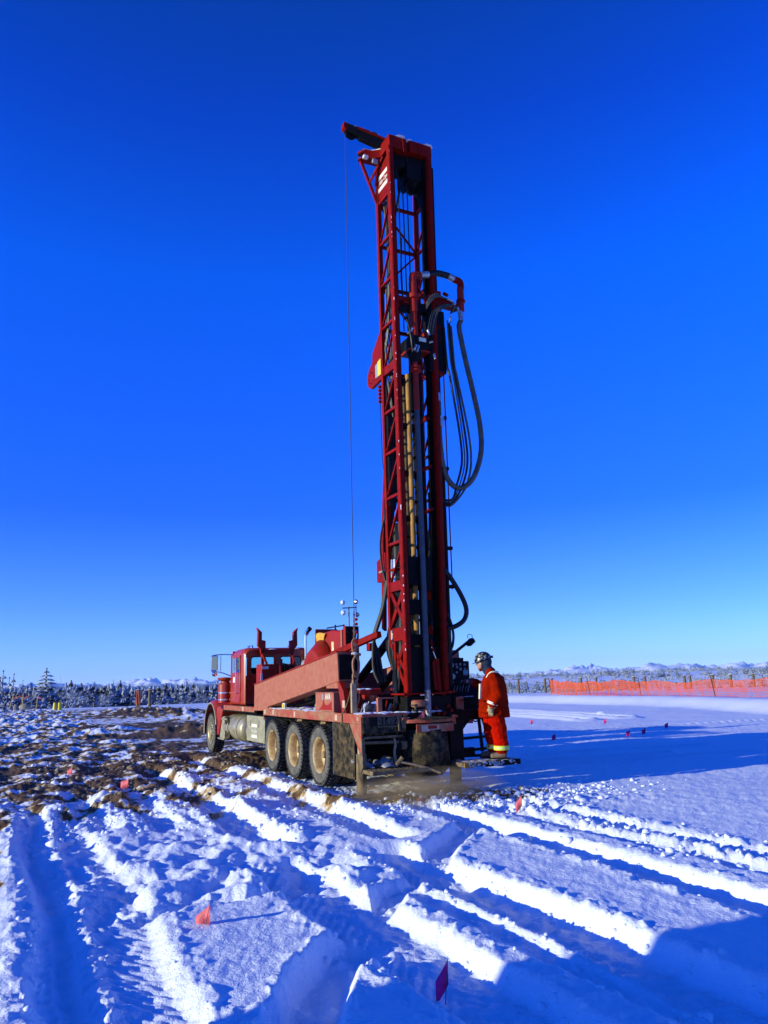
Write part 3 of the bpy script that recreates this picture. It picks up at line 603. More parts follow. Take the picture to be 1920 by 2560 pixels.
# ------------------------------------------------------------------ pin flags
def pin_flag(u, v, top, label, color='pink', lean=(.05, 0), write=False, wid=.13, yaw=-0.6, dist=None, flap=.6, group=None):
    d = cam.matrix_world.to_3x3() @ Vector(((u-960)/1921, -(v-1280)/1921, -1)); k = -1.85/d.z; x, y = d.x*k, d.y*k; x2, y2 = x, y
    for _ in range(4): zz = gh(x2, y2); k = (zz-1.85)/d.z; x2, y2 = d.x*k, d.y*k
    dist = math.hypot(x2, y2); z0 = gh(x2, y2); zt = pxy(u, top, dist)[2]-z0
    root = thing('pin_flag', label, 'flag', (x2, y2, z0), yaw, group); fh = min(.14, max(.09, zt*.9))
    MB().tube([(0,0,-.05), (lean[0]*.5, lean[1], zt*.5), (lean[0], lean[1], zt)], .0025 if dist < 12 else .006, 5).build('wire_stem', 'wire', root)
    vs = []; nx = 6
    for i_ in range(nx+1):
        u_ = i_/nx
        for j_ in (0, 1):
            vs.append((lean[0]-wid*u_, lean[1]+.018*math.sin(u_*5), zt-fh*(1-j_) - fh*flap*u_))
    me = bpy.data.meshes.new('flag_sheet'); me.from_pydata(vs, [], [(2*i_, 2*i_+2, 2*i_+3, 2*i_+1) for i_ in range(nx)]); me.materials.append(M[color]); me.shade_smooth()
    o = bpy.data.objects.new('flag_sheet', me); scn.collection.objects.link(o); o.parent = root
    md = o.modifiers.new('sol', 'SOLIDIFY'); md.thickness = .0015
    if write:
        c = Vector((lean[0]-wid*.5, lean[1]-.024, zt-fh*.42-fh*flap*.5))
        text_mesh('writing', '1020', .042, frame_mtx(c, (1, 0, fh*flap/wid), (0, 0, 1)), 'pinkwrite', root, ext=.0004)
    return root
pin_flag(513, 2312, 2257, 'bright pink pin flag with 1020 written on it, on the nearest snow slab', write=True, wid=.135, yaw=-.55, flap=.75)
pin_flag(1112, 2510, 2398, 'dark pink pin flag on a bent wire in the shaded rut at the bottom', 'magenta', wid=.08, lean=(.03, 0), flap=.9, yaw=-.4)
pin_flag(1298, 2020, 1986, 'pink pin flag on the rubble right of the drill mud', wid=.09, flap=.8)
pin_flag(316, 1982, 1946, 'pink pin flag beside the dirt patch in the middle left', wid=.20, flap=.5)
pin_flag(177, 1936, 1918, 'small pink pin flag in the brown soil at the far left', wid=.16, flap=.5)
for (u, v, tp, lb) in [(222, 512, 482, 'magenta pin flag nearest the worker, beside the ski lines'), (357, 612, 570, 'magenta pin flag lying lowest, left of the shaded group'),
                       (670, 512, 478, 'magenta pin flag at the edge of the long shadow, behind the others'), (812, 600, 548, 'magenta pin flag in the long shadow, left of a close pair'),
                       (907, 578, 535, 'magenta pin flag right one of the close pair in the shadow'), (1045, 545, 502, 'magenta pin flag farthest right in the shadow')]:
    pin_flag(*Z13(u, v), Z13(0, tp)[1], lb, 'magenta', wid=.11, flap=.5, lean=(.04, 0))
pin_flag(273, 1764, 1757, 'tiny pink pin flag on the snow edge right of the soil ridge', wid=.25, flap=.2)
# ------------------------------------------------------------------ yellow buckets, marked stakes, tripod lath and a stone at the left edge
def on_ground(u, v):
    d = cam.matrix_world.to_3x3() @ Vector(((u-960)/1921, -(v-1280)/1921, -1)); x = y = 0; zz = 0
    for _ in range(6): k = (zz-1.85)/d.z; x, y = d.x*k, d.y*k; zz = gh(x, y) if math.hypot(x, y) < 85 else 0
    return x, y, zz
x, y, z = on_ground(141, 1775)
root = thing('yellow_bucket', 'left one of two upturned yellow buckets joined on the left snow edge', 'bucket', (x-.15, y, z)); root.scale = (.45, .45, .48); MB().lathe([(.42, 0), (.30, 1.4), (.27, 1.42), (0, 1.42)], (0,0,0), n=16).build('bucket_body', 'yellow', root); MB().lathe([(.45, 0), (.45, .08), (.42, .08)], (0,0,0), n=16).build('rim', 'yellow', root)
root = thing('yellow_bucket', 'right one of two upturned yellow buckets joined on the left snow edge', 'bucket', (x+.22, y+.1, z)); root.scale = (.45, .45, .48); MB().lathe([(.42, 0), (.32, 1.4), (.29, 1.42), (0, 1.42)], (0,0,0), n=16).build('bucket_body', 'yellow', root); MB().lathe([(.45, 0), (.45, .08), (.42, .08)], (0,0,0), n=16).build('rim', 'yellow', root)
x, y, z = on_ground(22, 1773)
for k, (dx, tx, lb) in enumerate([(0, .5, 'leaning wooden stake with a red ribbon, leftmost of three'), (1.35, -.05, 'upright wooden stake joined by red ribbon to the leaning one'), (2.7, .1, 'short stake with a red flag in front of the small dark spruce')]):
    root = thing('survey_stake', lb, 'stake', (x+dx, y, z)); root.scale = (.8, .8, .58); MB().bar((0,0,-.2), (tx, 0, 2.6 if k < 2 else 1.9), .09).build('stake_body', 'wood', root)
    MB().tube([(tx, -.05, 1.9), (tx+.35, -.1, 1.75), (tx+.8, -.05, 2.2 if k < 2 else 1.3)], .06, 5).build('ribbon', 'pink' if k == 2 else 'orange', root)
x, y, z = on_ground(62, 1774); o = MB().ball((0,0,0), 1, 12, 8).build('stone', mat('pale_stone', (.33, .29, .23), .9, 0, (.22, .19, .15), .5, 3, .6, 12)); o.location = (x, y, z+.12); o.scale = (.6, .5, .36); tag(o, 'large pale rounded stone at the left edge behind the stakes', 'stone')
x, y, z = on_ground(38, 1777); o = MB().ball((0,0,0), 1, 7, 5).build('stone', bpy.data.materials['pale_stone']); o.location = (x, y, z+.2); o.scale = (.2, .2, .34); tag(o, 'small upright yellowish stone left of the large pale stone', 'stone')

# ------------------------------------------------------------------ the drill rig truck (local frame: x forward, y left, z up)
rig = thing('drill_rig_truck', 'big red drill rig truck with raised lattice mast parked on the snow', 'drill rig', (O[0], O[1], 0), HD)
def box(name, m, *bx, bevel=.008, parent=rig, **k):
    mb = MB()
    for a, b_ in bx: mb.box(a, b_)
    return mb.build(name, m, parent, bevel=bevel, **k)
def bars(name, m, lst, w_=.05, parent=rig, bevel=0, h=None, **k):
    mb = MB()
    for p, q in lst: mb.bar(p, q, w_, h)
    return mb.build(name, m, parent, bevel=bevel, **k)
def pipe(name, m, pts, r, parent=rig, n=8, smooth=True, k=6, **kw):
    return MB().tube(catmull(pts, k) if smooth and len(pts) > 2 else pts, r, n).build(name, m, parent, **kw)
def prism(name, m, pts, axis, a, b_, parent=rig, bevel=.006, **k): return MB().prism(pts, axis, a, b_).build(name, m, parent, bevel=bevel, **k)
# --- wheels
def tyre_mb(w_=.27, Ro=.54):
    mb = MB(); h = w_/2
    mb.lathe([(.295, -h*.8), (.33, -h*.95), (.42, -h*1.04), (.495, -h*.98), (.515, -h*.86), (.515, h*.86), (.495, h*.98), (.42, h*1.04), (.33, h*.95), (.295, h*.8)], (0,0,0), (0,1,0), 48, True)
    return mb
def tread_mb(w_=.27):
    mb = MB(); h = w_/2; n = 40
    for k in range(n):
        a = 2*PI*k/n; i0 = len(mb.v)
        for yy, da, wd in ((-h*.72, 0, .30), (-h*.24, .5, .26), (h*.24, 0, .26), (h*.72, .5, .30)):
            a2 = a + da*2*PI/n; c, s_ = math.cos(a2), math.sin(a2); o = len(mb.v); tl = .0255; jw = random.uniform(.85, 1.1)
            hw = h*wd*.82; pts = []
            for rr2 in (.508, .540 if abs(yy) < h*.5 else .535):
                for (dx_, dy_) in ((-1, -1), (1, -1), (1, 1), (-1, 1)):
                    pts.append((c*rr2 - s_*dx_*tl*jw + 0, yy+dy_*hw + dx_*.012*(1 if yy > 0 else -1), s_*rr2 + c*dx_*tl*jw))
            mb.add(pts, [(3,2,1,0),(4,5,6,7),(0,1,5,4),(1,2,6,5),(2,3,7,6),(3,0,4,7)])
        for sd in (-1, 1):      # shoulder lugs wrap down the side
            a2 = a + (.25 if sd > 0 else 0)*2*PI/n; c, s_ = math.cos(a2), math.sin(a2); pts = []
            for rr2, yo in ((.475, h*1.0), (.53, h*.92)):
                for (dx_, dy_) in ((-1, 0), (1, 0), (1, 1), (-1, 1)):
                    y_ = sd*(yo + (dy_-1)*.03 + .010); pts.append((c*rr2 - s_*dx_*.020, y_, s_*rr2 + c*dx_*.020))
            f_ = [(3,2,1,0),(4,5,6,7),(0,1,5,4),(1,2,6,5),(2,3,7,6),(3,0,4,7)]
            mb.add(pts, f_ if sd > 0 else [x_[::-1] for x_ in f_])
    return mb
TM = tyre_mb().mesh('tyre', M['sidewall'], 30); TR_ = tread_mb().mesh('tread', M['rubber'], 20)
DISH = MB().lathe([(.305, .125), (.318, .135), (.30, .12), (.285, .10), (.275, .05), (.262, -.02), (.225, -.045), (.21, -.055), (.12, -.06), (.10, -.058), (.10, -.01), (0, -.005)], (0,0,0), (0,1,0), 36, cap=False).mesh('rim', M['rim'], 40)
DISHB = MB().lathe([(.305, -.13), (.29, -.10), (.28, .0), (.27, .10), (.305, .13)], (0,0,0), (0,1,0), 32, cap=False).mesh('rim', M['rimdark'], 40)
CONV = MB().lathe([(.305, .125), (.315, .135), (.295, .12), (.275, .09), (.25, .085), (.20, .10), (.13, .11), (.12, .15), (.085, .17), (.0, .172)], (0,0,0), (0,1,0), 36, cap=False).mesh('rim', M['alu'], 40)
HUB = MB().cyl((0,-.06,0), (0,.055,0), .075, .06, 16).mesh('hub', M['rimdark'])
def nuts(r, y, n=10, s_=.012, holes=0):
    mb = MB()
    for k in range(n): a = 2*PI*k/n; mb.cyl((math.cos(a)*r, y-.02, math.sin(a)*r), (math.cos(a)*r, y+.02, math.sin(a)*r), s_, None, 6)
    return mb.mesh('wheel_nuts', M['rimdark'])
NUT1 = nuts(.16, -.05); NUT2 = nuts(.16, .115, 10, .014)
HOLE = MB()
for k in range(10): a = 2*PI*(k+.5)/10; HOLE.lathe([(.028, 0), (.0, 0)], (math.cos(a)*.225, .098, math.sin(a)*.225), (0,1,0), 10)
HOLE = HOLE.mesh('hand_holes', M['black'])
def wheel(x, y, side, kind, label=None):
    def mk(n_, me_, par): o = bpy.data.objects.new(n_, me_); scn.collection.objects.link(o); o.parent = par; return o
    t_ = mk('wheel', TM, rig); t_.location = (x, y, .54); t_.rotation_euler = (0, random.uniform(0, 6), 0 if side > 0 else PI)
    if label: t_['label'] = label
    mk('tread', TR_, t_)
    if kind == 'dual': mk('rim', DISH, t_); mk('hub', HUB, t_); mk('wheel_nuts', NUT1, t_)
    elif kind == 'inner': mk('rim', DISHB, t_)
    else: mk('rim', CONV, t_); mk('wheel_nuts', NUT2, t_); mk('hand_holes', HOLE, t_)
for x in (0, 1.4, 2.8):
    for sd in (1, -1): wheel(x, sd*1.10, sd, 'dual'); wheel(x, sd*.76, sd, 'inner')
    pipe('axle', 'muddark', [(x, -1.0, .54), (x, 1.0, .54)], .075, smooth=False); MB().ball((x, 0, .54), .22, 12, 8, (1, .8, 1)).build('axle_housing', 'muddark', rig)
for sd in (1, -1): wheel(8.46, sd*1.08, sd, 'steer')
pipe('axle', 'muddark', [(8.46, -1.0, .50), (8.46, 1.0, .50)], .06, smooth=False)
# --- chassis
for sd in (1, -1): box('frame_rail', 'muddark', ((-1.85, sd*.38, .78), (9.3, sd*.46, 1.06)))
box('cross_member', 'muddark', *[((x-.06, -.375, .84), (x+.06, .375, 1.0)) for x in (-1.5, -.6, .7, 2.1, 3.5, 4.8, 6.2, 7.6)])
for x in (.7, 2.1): box('suspension_beam', 'mud', ((x-.75, .47, .50), (x+.75, .56, .62)), ((x-.75, -.56, .50), (x+.75, -.47, .62)))
pipe('brake_chamber', 'rimdark', [(1.55, .95, 1.06), (1.82, .95, 1.06)], .07, smooth=False); pipe('brake_chamber', 'rimdark', [(.25, .95, 1.07), (.5, .95, 1.07)], .06, smooth=False)
# --- deck
box('deck', 'deck', ((-1.95, -1.235, 1.24), (3.29, 1.235, 1.297)), bevel=.004)
box('side_rail', 'deck', ((-1.98, 1.237, 1.155), (3.29, 1.262, 1.31)), bevel=.004); box('side_rail', 'deck', ((-1.98, -1.262, 1.155), (3.29, -1.237, 1.31)), bevel=.004)
prism('rail_end_bracket', 'deck', [(3.29, 1.155), (3.29, 1.31), (3.36, 1.31), (3.36, 1.06), (3.31, 1.04)], 'y', 1.20, 1.262)
for x, wd in ((3.22, .11), (2.62, .11), (1.25, .10), (-.93, .12)):
    box('reflector', 'reflect', ((x-wd/2, 1.263, 1.18), (x+wd/2, 1.268, 1.28)), bevel=0)
prism('corner_gusset', 'deck', [(-1.50, 1.154), (-1.98, 1.154), (-1.98, .70), (-1.90, .70)], 'y', 1.235, 1.262)
text_mesh('stencil', 'LL', .07, frame_mtx((-1.86, 1.2645, 1.235), (-1, 0, 0), (0, 0, 1)), 'cream', rig)
mb = MB()
for k in range(60): x = random.uniform(-1.9, 3.2); y = random.choice([random.uniform(.9, 1.2), random.uniform(.2, 1.2)]); mb.ball((x, y, 1.303), random.uniform(.05, .14), 7, 4, (1.4, .9, .16))
for k in range(70): x = random.uniform(-1.96, -1.6); y = random.uniform(-.2, 1.2); mb.ball((x, y, 1.303), random.uniform(.03, .09), 7, 4, (1, 1.2, .3))
for k in range(40): x = random.uniform(-.8, 3.2); mb.ball((x, 1.19, 1.303), random.uniform(.04, .07), 7, 4, (2.5, .6, .25))
mb.build('snow_cover', sn, rig, kind='stuff')
box('sill_rail', 'deck', ((4.12, 1.18, 1.19), (6.95, 1.25, 1.31)), ((4.12, -1.0, 1.2), (6.95, -.93, 1.31))); box('reflector', 'reflect', ((5.0, 1.251, 1.2), (5.14, 1.256, 1.3)), bevel=0)
box('cab_floor', 'black', ((4.2, -.92, 1.15), (7.4, 1.17, 1.30)))
# --- sloping side beams
BP = [(4.12, 1.23), (3.20, 1.25), (3.05, 1.34), (-1.02, 1.84), (-.97, 2.34), (4.12, 1.81)]
for sd in (1, -1):
    b0, b1 = (.95, 1.25) if sd > 0 else (-1.25, -.95)
    o = MB().prism(BP, 'y', b0, b1).build('mast_cradle_beam', 'dusty', rig, bevel=.012)
    prism('beam_cap_strip', 'red', [(4.13, 1.812), (-.96, 2.342), (-.96, 2.360), (4.13, 1.83)], 'y', b0-.012, b1+.012, bevel=0)
    if sd > 0:
        box('dark_beam_opening', 'black', ((-1.035, .97, 1.87), (-1.021, 1.23, 2.30)), bevel=0)  # black sheet paints the shade inside the beam's open rear end
        prism('support_leg', 'red', [(-1.0, 1.84), (-.93, 1.85), (-1.12, 1.31), (-1.30, 1.31), (-1.19, 1.68)], 'y', 1.14, 1.235)
        box('gusset_shelf', 'dusty', ((-1.0, 1.0, 1.72), (-.40, 1.235, 1.83)))
        box('warning_plate', 'reflect', ((-1.27, 1.2355, 1.40), (-1.16, 1.240, 1.52)), bevel=0)
box('rear_bulkhead', 'red', ((-.95, .78, 1.32), (-.88, 1.10, 1.80)))
# --- deck toolbox with wiped patch and lettering
ob = box('deck_toolbox', 'dusty', ((-.78, .88, 1.315), (.11, 1.25, 1.64)), bevel=.01, label='clean edged red box with AVA in pale letters and a dark wiped stain')
prism('wiped_stain', 'red', [(-.02, 1.345), (-.15, 1.38), (-.25, 1.44), (-.28, 1.52), (-.33, 1.52), (-.36, 1.44), (-.52, 1.43), (-.60, 1.46), (-.70, 1.50), (-.70, 1.345)], 'y', 1.2505, 1.2525, ob, bevel=0)
text_mesh('lettering', 'AVA', .15, frame_mtx((-.52, 1.253, 1.575), (-1, 0, 0), (0, 0, 1)), 'cream', ob, sx=.85, bold=.003)
box('latch', 'grey', ((-.33, 1.2505, 1.52), (-.27, 1.262, 1.62)), bevel=0, parent=ob)
box('lid', 'dusty', ((-.79, .87, 1.642), (.12, 1.26, 1.655)), bevel=.003, parent=ob)
# things seen under the beam on the deck
pipe('hydraulic_cylinder', 'black', [(2.6, .8, 1.36), (1.0, .8, 1.5)], .04, smooth=False)
pipe('green_valve_pipe', mat('teal_paint', (.03, .16, .15), .5), [(.35, .95, 1.32), (.35, .95, 1.52), (.05, .95, 1.54)], .025, smooth=False)
pipe('canvas_hose', mat('canvas', (.25, .23, .17), .9), [(.9, .9, 1.38), (.5, .98, 1.40), (.2, .95, 1.37), (-.02, .9, 1.40)], .07); box('marker_lamp', 'cream', ((2.02, 1.17, 1.31), (2.16, 1.22, 1.43)), bevel=.01)
pipe('marker_lens', 'yellow', [(2.09, 1.22, 1.37), (2.09, 1.235, 1.37)], .045, smooth=False, n=14)
# --- cab
CW0, CW1, CX0, CX1 = -.86, .96, 6.12, 7.42
prof = []
def rbox(y0, y1, z0, z1, r, n=6, top=True):
    pts = []
    cs = [(y1-r, z1-r, 0), (y0+r, z1-r, 90)] if top else []
    for cy, cz, a0 in [(y1-r, z1-r, 0), (y0+r, z1-r, 90), (y0+.05, z0+.05, 180), (y1-.05, z0+.05, 270)]:
        rr2 = r if a0 < 180 else .05
        for k in range(n+1): a = R(a0+90*k/n); pts.append((cy+rr2*math.cos(a), cz+rr2*math.sin(a)))
    return pts
sec = rbox(CW0, CW1, 1.31, 2.76, .17)
mb = MB(); n = len(sec); xs = [(CX0, .93, .955), (CX0+.05, .98, .985), (CX0+.16, 1, 1), (CX1-.35, 1, .99), (CX1-.05, .97, .96)]
cy_ = (CW0+CW1)/2
for x, sy, sz in xs: mb.v += [(x, cy_+(p[0]-cy_)*sy, 1.31+(p[1]-1.31)*sz) for p in sec]
for k in range(len(xs)-1):
    mb.f += [(k*n+i_, k*n+(i_+1) % n, (k+1)*n+(i_+1) % n, (k+1)*n+i_) for i_ in range(n)]
# rear wall with three window openings
def ringface(mb, outer, holes, x):
    """fill a plate at x with rectangular holes: a grid of faces"""
    ys = sorted({h_[0] for h_ in holes} | {h_[1] for h_ in holes}); pass
cab = mb.build('cab', 'cab', rig, ang=40)
ry0, ry1 = cy_+(CW0-cy_)*.93+.01, cy_+(CW1-cy_)*.93-.01; rz0, rz1 = 1.32, 1.31+1.45*.955
WINS = [(.78, .10), (.10-.0001, -.30), (-.30, -.62)]
wz0, wz1 = 2.10, 2.52
def hole_plate(name, m, y0, y1, z0, z1, hs, hz0, hz1, x0, x1, par, corner=.07):
    """wall plate with rounded window holes"""
    mb = MB(); mb.box((x0, y0, z0), (x1, y1, hz0)); mb.box((x0, y0, hz1), (x1, y1, z1)); e = sorted(hs)
    edges = [y0] + [v for h_ in e for v in h_] + [y1]
    for a, b_ in zip(edges[::2], edges[1::2]): mb.box((x0, a, hz0), (x1, b_, hz1))
    for a, b_ in e:
        for yc, sy in ((a, 1), (b_, -1)):
            for zc, sz in ((hz0, 1), (hz1, -1)):
                pts = [(yc, zc)] + [(yc+sy*corner*(1-math.sin(R(t_))), zc+sz*corner*(1-math.cos(R(t_)))) for t_ in (0, 30, 60, 90)]
                if sy*sz < 0: pts = pts[::-1]
                mb.prism(pts, 'x', x0, x1)
    return mb.build(name, m, par, ang=30)
# rear wall edge follows the rounded section
pl_ = [(cy_+(p[0]-cy_)*.93, 1.31+(p[1]-1.31)*.955) for p in sec]
hs = [(.12, .76), (-.60, -.03)]
hole_plate('rear_wall', 'cab', ry0+.02, ry1-.02, 1.33, 2.58, hs, wz0, wz1, CX0-.004, CX0+.02, cab)
top = [p for p in pl_ if p[1] > 2.575]; top = [(ry1-.02, 2.58)] + top + [(ry0+.02, 2.58)]
prism('rear_wall_top', 'cab', top, 'x', CX0-.003, CX0+.018, cab, bevel=0)
for a, b_ in hs:
    box('rear_window', 'glass', ((CX0+.005, a-.01, wz0-.01), (CX0+.011, b_+.01, wz1+.01)), bevel=0, parent=cab)
    mb = MB(); r_ = .07
    lp = [(b_-r_, wz1), (a+r_, wz1), (a+.02, wz1-.02), (a, wz1-r_), (a, wz0+r_), (a+.02, wz0+.02), (a+r_, wz0), (b_-r_, wz0), (b_-.02, wz0+.02), (b_, wz0+r_), (b_, wz1-r_), (b_-.02, wz1-.02), (b_-r_, wz1)]
    mb.tube([(CX0-.008, p[0], p[1]) for p in lp], .014, 6).build('window_seal', 'black', cab)
# left side door, window, handle
xs0, xs1 = 6.36, 7.30; yS = CW1
box('door', 'cab', ((xs0, yS+.001, 1.36), (xs1, yS+.022, 2.14)), bevel=.008, parent=cab)
mb = MB(); mb.box((xs0, yS+.002, 2.14), (xs0+.07, yS+.02, 2.56)); mb.box((xs1-.07, yS+.002, 2.14), (xs1, yS+.02, 2.56)); mb.box((xs0, yS+.002, 2.52), (xs1, yS+.02, 2.58)); mb.build('door_frame', 'cab', cab)
box('door_window', 'mirror', ((xs0+.07, yS+.004, 2.14), (xs1-.07, yS+.010, 2.52)), bevel=0, parent=cab)
pipe('grab_handle', 'chrome', [(6.50, yS+.03, 2.42), (6.50, yS+.09, 2.40), (6.50, yS+.09, 1.62), (6.50, yS+.03, 1.60)], .016, cab, smooth=False)
box('decal', 'white', ((6.85, yS+.023, 1.88), (7.02, yS+.026, 2.02)), bevel=0, parent=cab)
box('windscreen', 'glass', ((CX1-.06, CW0+.12, 2.1), (CX1-.052, CW1-.12, 2.58)), bevel=0, parent=cab)
prism('sun_visor', 'cab', [(CX1-.05, 2.62), (CX1+.2, 2.56), (CX1+.2, 2.58), (CX1-.05, 2.72)], 'y', CW0+.05, CW1-.05, cab)
box('seat', 'black', ((6.35, .35, 1.5), (6.5, .75, 2.25)), ((6.35, -.55, 1.5), (6.5, -.15, 2.2)), bevel=.04, parent=cab)
mb = MB()
for k in range(24): mb.ball((random.uniform(6.15, 7.2), random.uniform(-.6, .8), 2.725+random.uniform(-.03, .0)), random.uniform(.06, .13), 8, 4, (1.3, 1.2, .22))
mb.build('roof_snow', sn, cab, kind='stuff')
for y in (.62, -.52): MB().tube([(6.5, y, 2.72), (6.5, y, 2.80), (6.9, y, 2.82)], [.03, .04, .02], 8).build('air_horn', 'chrome', cab)
# hood, grille, fenders
hood = MB(); hs_ = [(7.42, .80, 2.06, .14), (8.4, .70, 2.0, .16), (9.45, .62, 1.86, .18), (9.62, .60, 1.78, .2)]
for x, hw, zt, r_ in hs_:
    pts = []
    for k in range(7): a = R(90*k/6); pts.append((.05+hw-r_+r_*math.cos(a), zt-r_+r_*math.sin(a)))
    for k in range(7): a = R(90+90*k/6); pts.append((.05-hw+r_+r_*math.cos(a), zt-r_+r_*math.sin(a)))
    pts += [(.05-hw, 1.1), (.05+hw, 1.1)]; hood.v += [(x, p[0], p[1]) for p in pts]
nn_ = 16
for k in range(3): hood.f += [(k*nn_+i_, k*nn_+(i_+1) % nn_, (k+1)*nn_+(i_+1) % nn_, (k+1)*nn_+i_) for i_ in range(nn_)]
hood.f.append(tuple(range(3*nn_, 4*nn_))); hood.build('hood', 'cab', rig)
box('grille', 'chrome', ((9.60, -.45, 1.0), (9.66, .55, 1.72)), bevel=.02)
box('bumper', 'chrome', ((9.7, -1.0, .45), (9.8, 1.02, .75)), bevel=.03)
for sd in (1, -1):
    mb = MB(); k = 22; yo, yi = sd*1.24, sd*.62
    ars = []
    for i_ in range(k+1):
        a = R(-8+ 172*i_/k); rr2 = .66+.04*math.sin(a); bul = 1+.02*math.sin(a); ars.append((8.46+rr2*math.cos(a)*1.05, .58+rr2*1.08*math.sin(a)))
    for (x, z) in ars:
        mb.v += [(x, yo, z), (x, yo-sd*.02, z+.045), (x, yo-sd*.14, z+.10), (x, yi, z+.12), (x, yi, z+.09), (x, yo-sd*.13, z+.07), (x, yo-sd*.03, z)]
    for i_ in range(k): mb.f += [(i_*7+j_, i_*7+(j_+1) % 7, (i_+1)*7+(j_+1) % 7, (i_+1)*7+j_) for j_ in range(7)]
    mb.f += [(0,1,2,3,4,5,6), tuple(range(k*7, k*7+7))[::-1]]
    if sd < 0: mb.f = [f_[::-1] for f_ in mb.f]
    fd = mb.build('fender', 'cab', rig, ang=50)
    mb = MB(); rim_pts = [(x, yo-sd*.005, z-.002) for x, z in ars]; mb.tube(rim_pts, .022, 6).build('fender_lip', 'toolgrey', fd)
    mb = MB(); prism('fender_skirt', 'cab', [(7.84, .50), (7.62, .52), (7.38, 1.00), (7.28, 1.18), (7.60, 1.27), (7.90, 1.24), (7.86, .95)], 'y', sd*.62, sd*1.20, fd, bevel=.03)
# air cleaners with bands
for sd in (1, -1):
    y = 1.03 if sd > 0 else -.95
    ac = MB().lathe([(.185, 1.36), (.185, 1.84), (.17, 1.86), (.12, 1.88), (.11, 1.92), (.12, 1.93)], (7.68, y, 0), n=24).build('air_cleaner', 'cab', rig)
    MB().lathe([(.11, 1.93), (.20, 1.97), (.21, 2.0), (.20, 2.02), (0, 2.035)], (7.68, y, 0), n=24).build('intake_cap', 'cab', ac)
    for z in (1.60, 1.42): MB().lathe([(.187, z), (.192, z), (.192, z+.035), (.187, z+.035)], (7.68, y, 0), n=24, closed=True).build('clamp_band', 'chrome', ac)
# mirrors
mr_ = pipe('mirror_bracket', 'chrome', [(7.12, .98, 2.62), (7.5, 1.18, 2.64), (7.70, 1.38, 2.62), (7.72, 1.40, 2.55), (7.72, 1.40, 2.26), (7.70, 1.38, 2.20), (7.5, 1.20, 2.16), (7.25, 1.0, 2.06)], .016, n=6, k=4)
pipe('mirror_bracket_tube', 'chrome', [(7.70, 1.16, 2.62), (7.70, 1.16, 2.20)], .014, smooth=False)
m1 = box('mirror_housing', 'chrome', ((-.035, -.095, -.2), (.035, .095, .2)), bevel=.02); m1.location = (7.79, 1.31, 2.42); m1.rotation_euler = (0, 0, R(-16)); box('mirror_glass', 'mirrorgreen', ((-.041, -.075, -.17), (-.037, .075, .17)), bevel=0, parent=m1, label='tall rear view mirror glass with the reflected horizon painted grey green')
MB().lathe([(.0, -.02), (.07, -.01), (.085, .02), (.05, .06), (0, .07)], (7.74, 1.31, 2.14), (1,0,0), 16).build('round_mirror', 'chrome', rig)
# horned mast rest behind the cab
for sd, y in ((1, .52), (-1, -.28)):
    mb = MB(); mb.box((5.86, y-.035, 1.32), (5.94, y+.035, 2.70)); o = mb.build('rest_post', 'red', rig, bevel=.006)
    yo = y + sd*.0
    prism('rest_horn', 'red', [(y-sd*.07, 2.70), (y-sd*.07, 2.92), (y+sd*.03, 2.94), (y+sd*.03, 3.14), (y+sd*.16, 3.26), (y+sd*.13, 3.15), (y+sd*.14, 2.80), (y+sd*.06, 2.70)], 'x', 5.84, 5.96, o)
    bars('rest_brace', 'red', [((5.9, y, 2.6), (5.2, y-sd*.05, 1.95))], .05, o)
box('rest_beam', 'red', ((5.86, -.34, 2.60), (5.94, .58, 2.70)), bevel=.006)
# small red tank and filters behind the cab
t1 = box('oil_tank', 'red', ((4.85, .42, 1.7), (5.3, .86, 2.30)), bevel=.02); box('label_plate', 'cream', ((4.846, .68, 2.18), (4.849, .84, 2.25)), bevel=0, parent=t1); box('sight_glass', 'white', ((4.84, .83, 1.88), (4.849, .88, 2.08)), bevel=0, parent=t1)
box('filter_bracket', 'red', ((4.82, .33, 1.7), (4.86, .40, 2.42)), ((4.82, .50, 2.28), (4.86, .56, 2.46)))
box('valve_block', 'black', ((4.9, .02, 1.75), (5.15, .30, 2.30))); bars('valve_post', 'red', [((4.88, .12, 1.7), (4.88, .12, 2.30)), ((4.88, .02, 2.1), (4.88, .02, 2.34))], .05)
for k in range(5): pipe('small_hose', 'hose', [(4.85, .36-.07*k, 2.34-.03*k), (4.78, .30-.06*k, 2.25), (4.80, .25-.05*k, 1.9)], .012, n=5)
pipe('sight_gauge', 'chrome', [(4.84, .27, 2.02), (4.84, .25, 1.90)], .02, smooth=False)
# exhaust stack
ex = pipe('exhaust_stack', 'chrome', [(6.0, -.72, 2.0), (6.0, -.72, 2.95), (5.98, -.73, 3.12), (5.90, -.77, 3.22)], .058, n=16, k=5); pipe('exhaust_tip', 'black', [(5.905, -.768, 3.215), (5.868, -.79, 3.252)], .061, ex, smooth=False, n=16)
box('engine_pack', 'black', ((4.5, -.95, 1.32), (5.7, -.55, 2.35)), bevel=.03)
for k in range(9): pipe('engine_hose', 'hose', [(5.0-.12*k, -.5, 2.3), (4.9-.12*k, -.45, 2.45+.03*(k % 3)), (4.8-.1*k, -.48, 2.1), (4.7, -.5, 1.8)], .03, n=6)
pipe('air_filter', 'grey', [(5.3, -.45, 2.28), (4.9, -.45, 2.28)], .13, smooth=False, n=14)
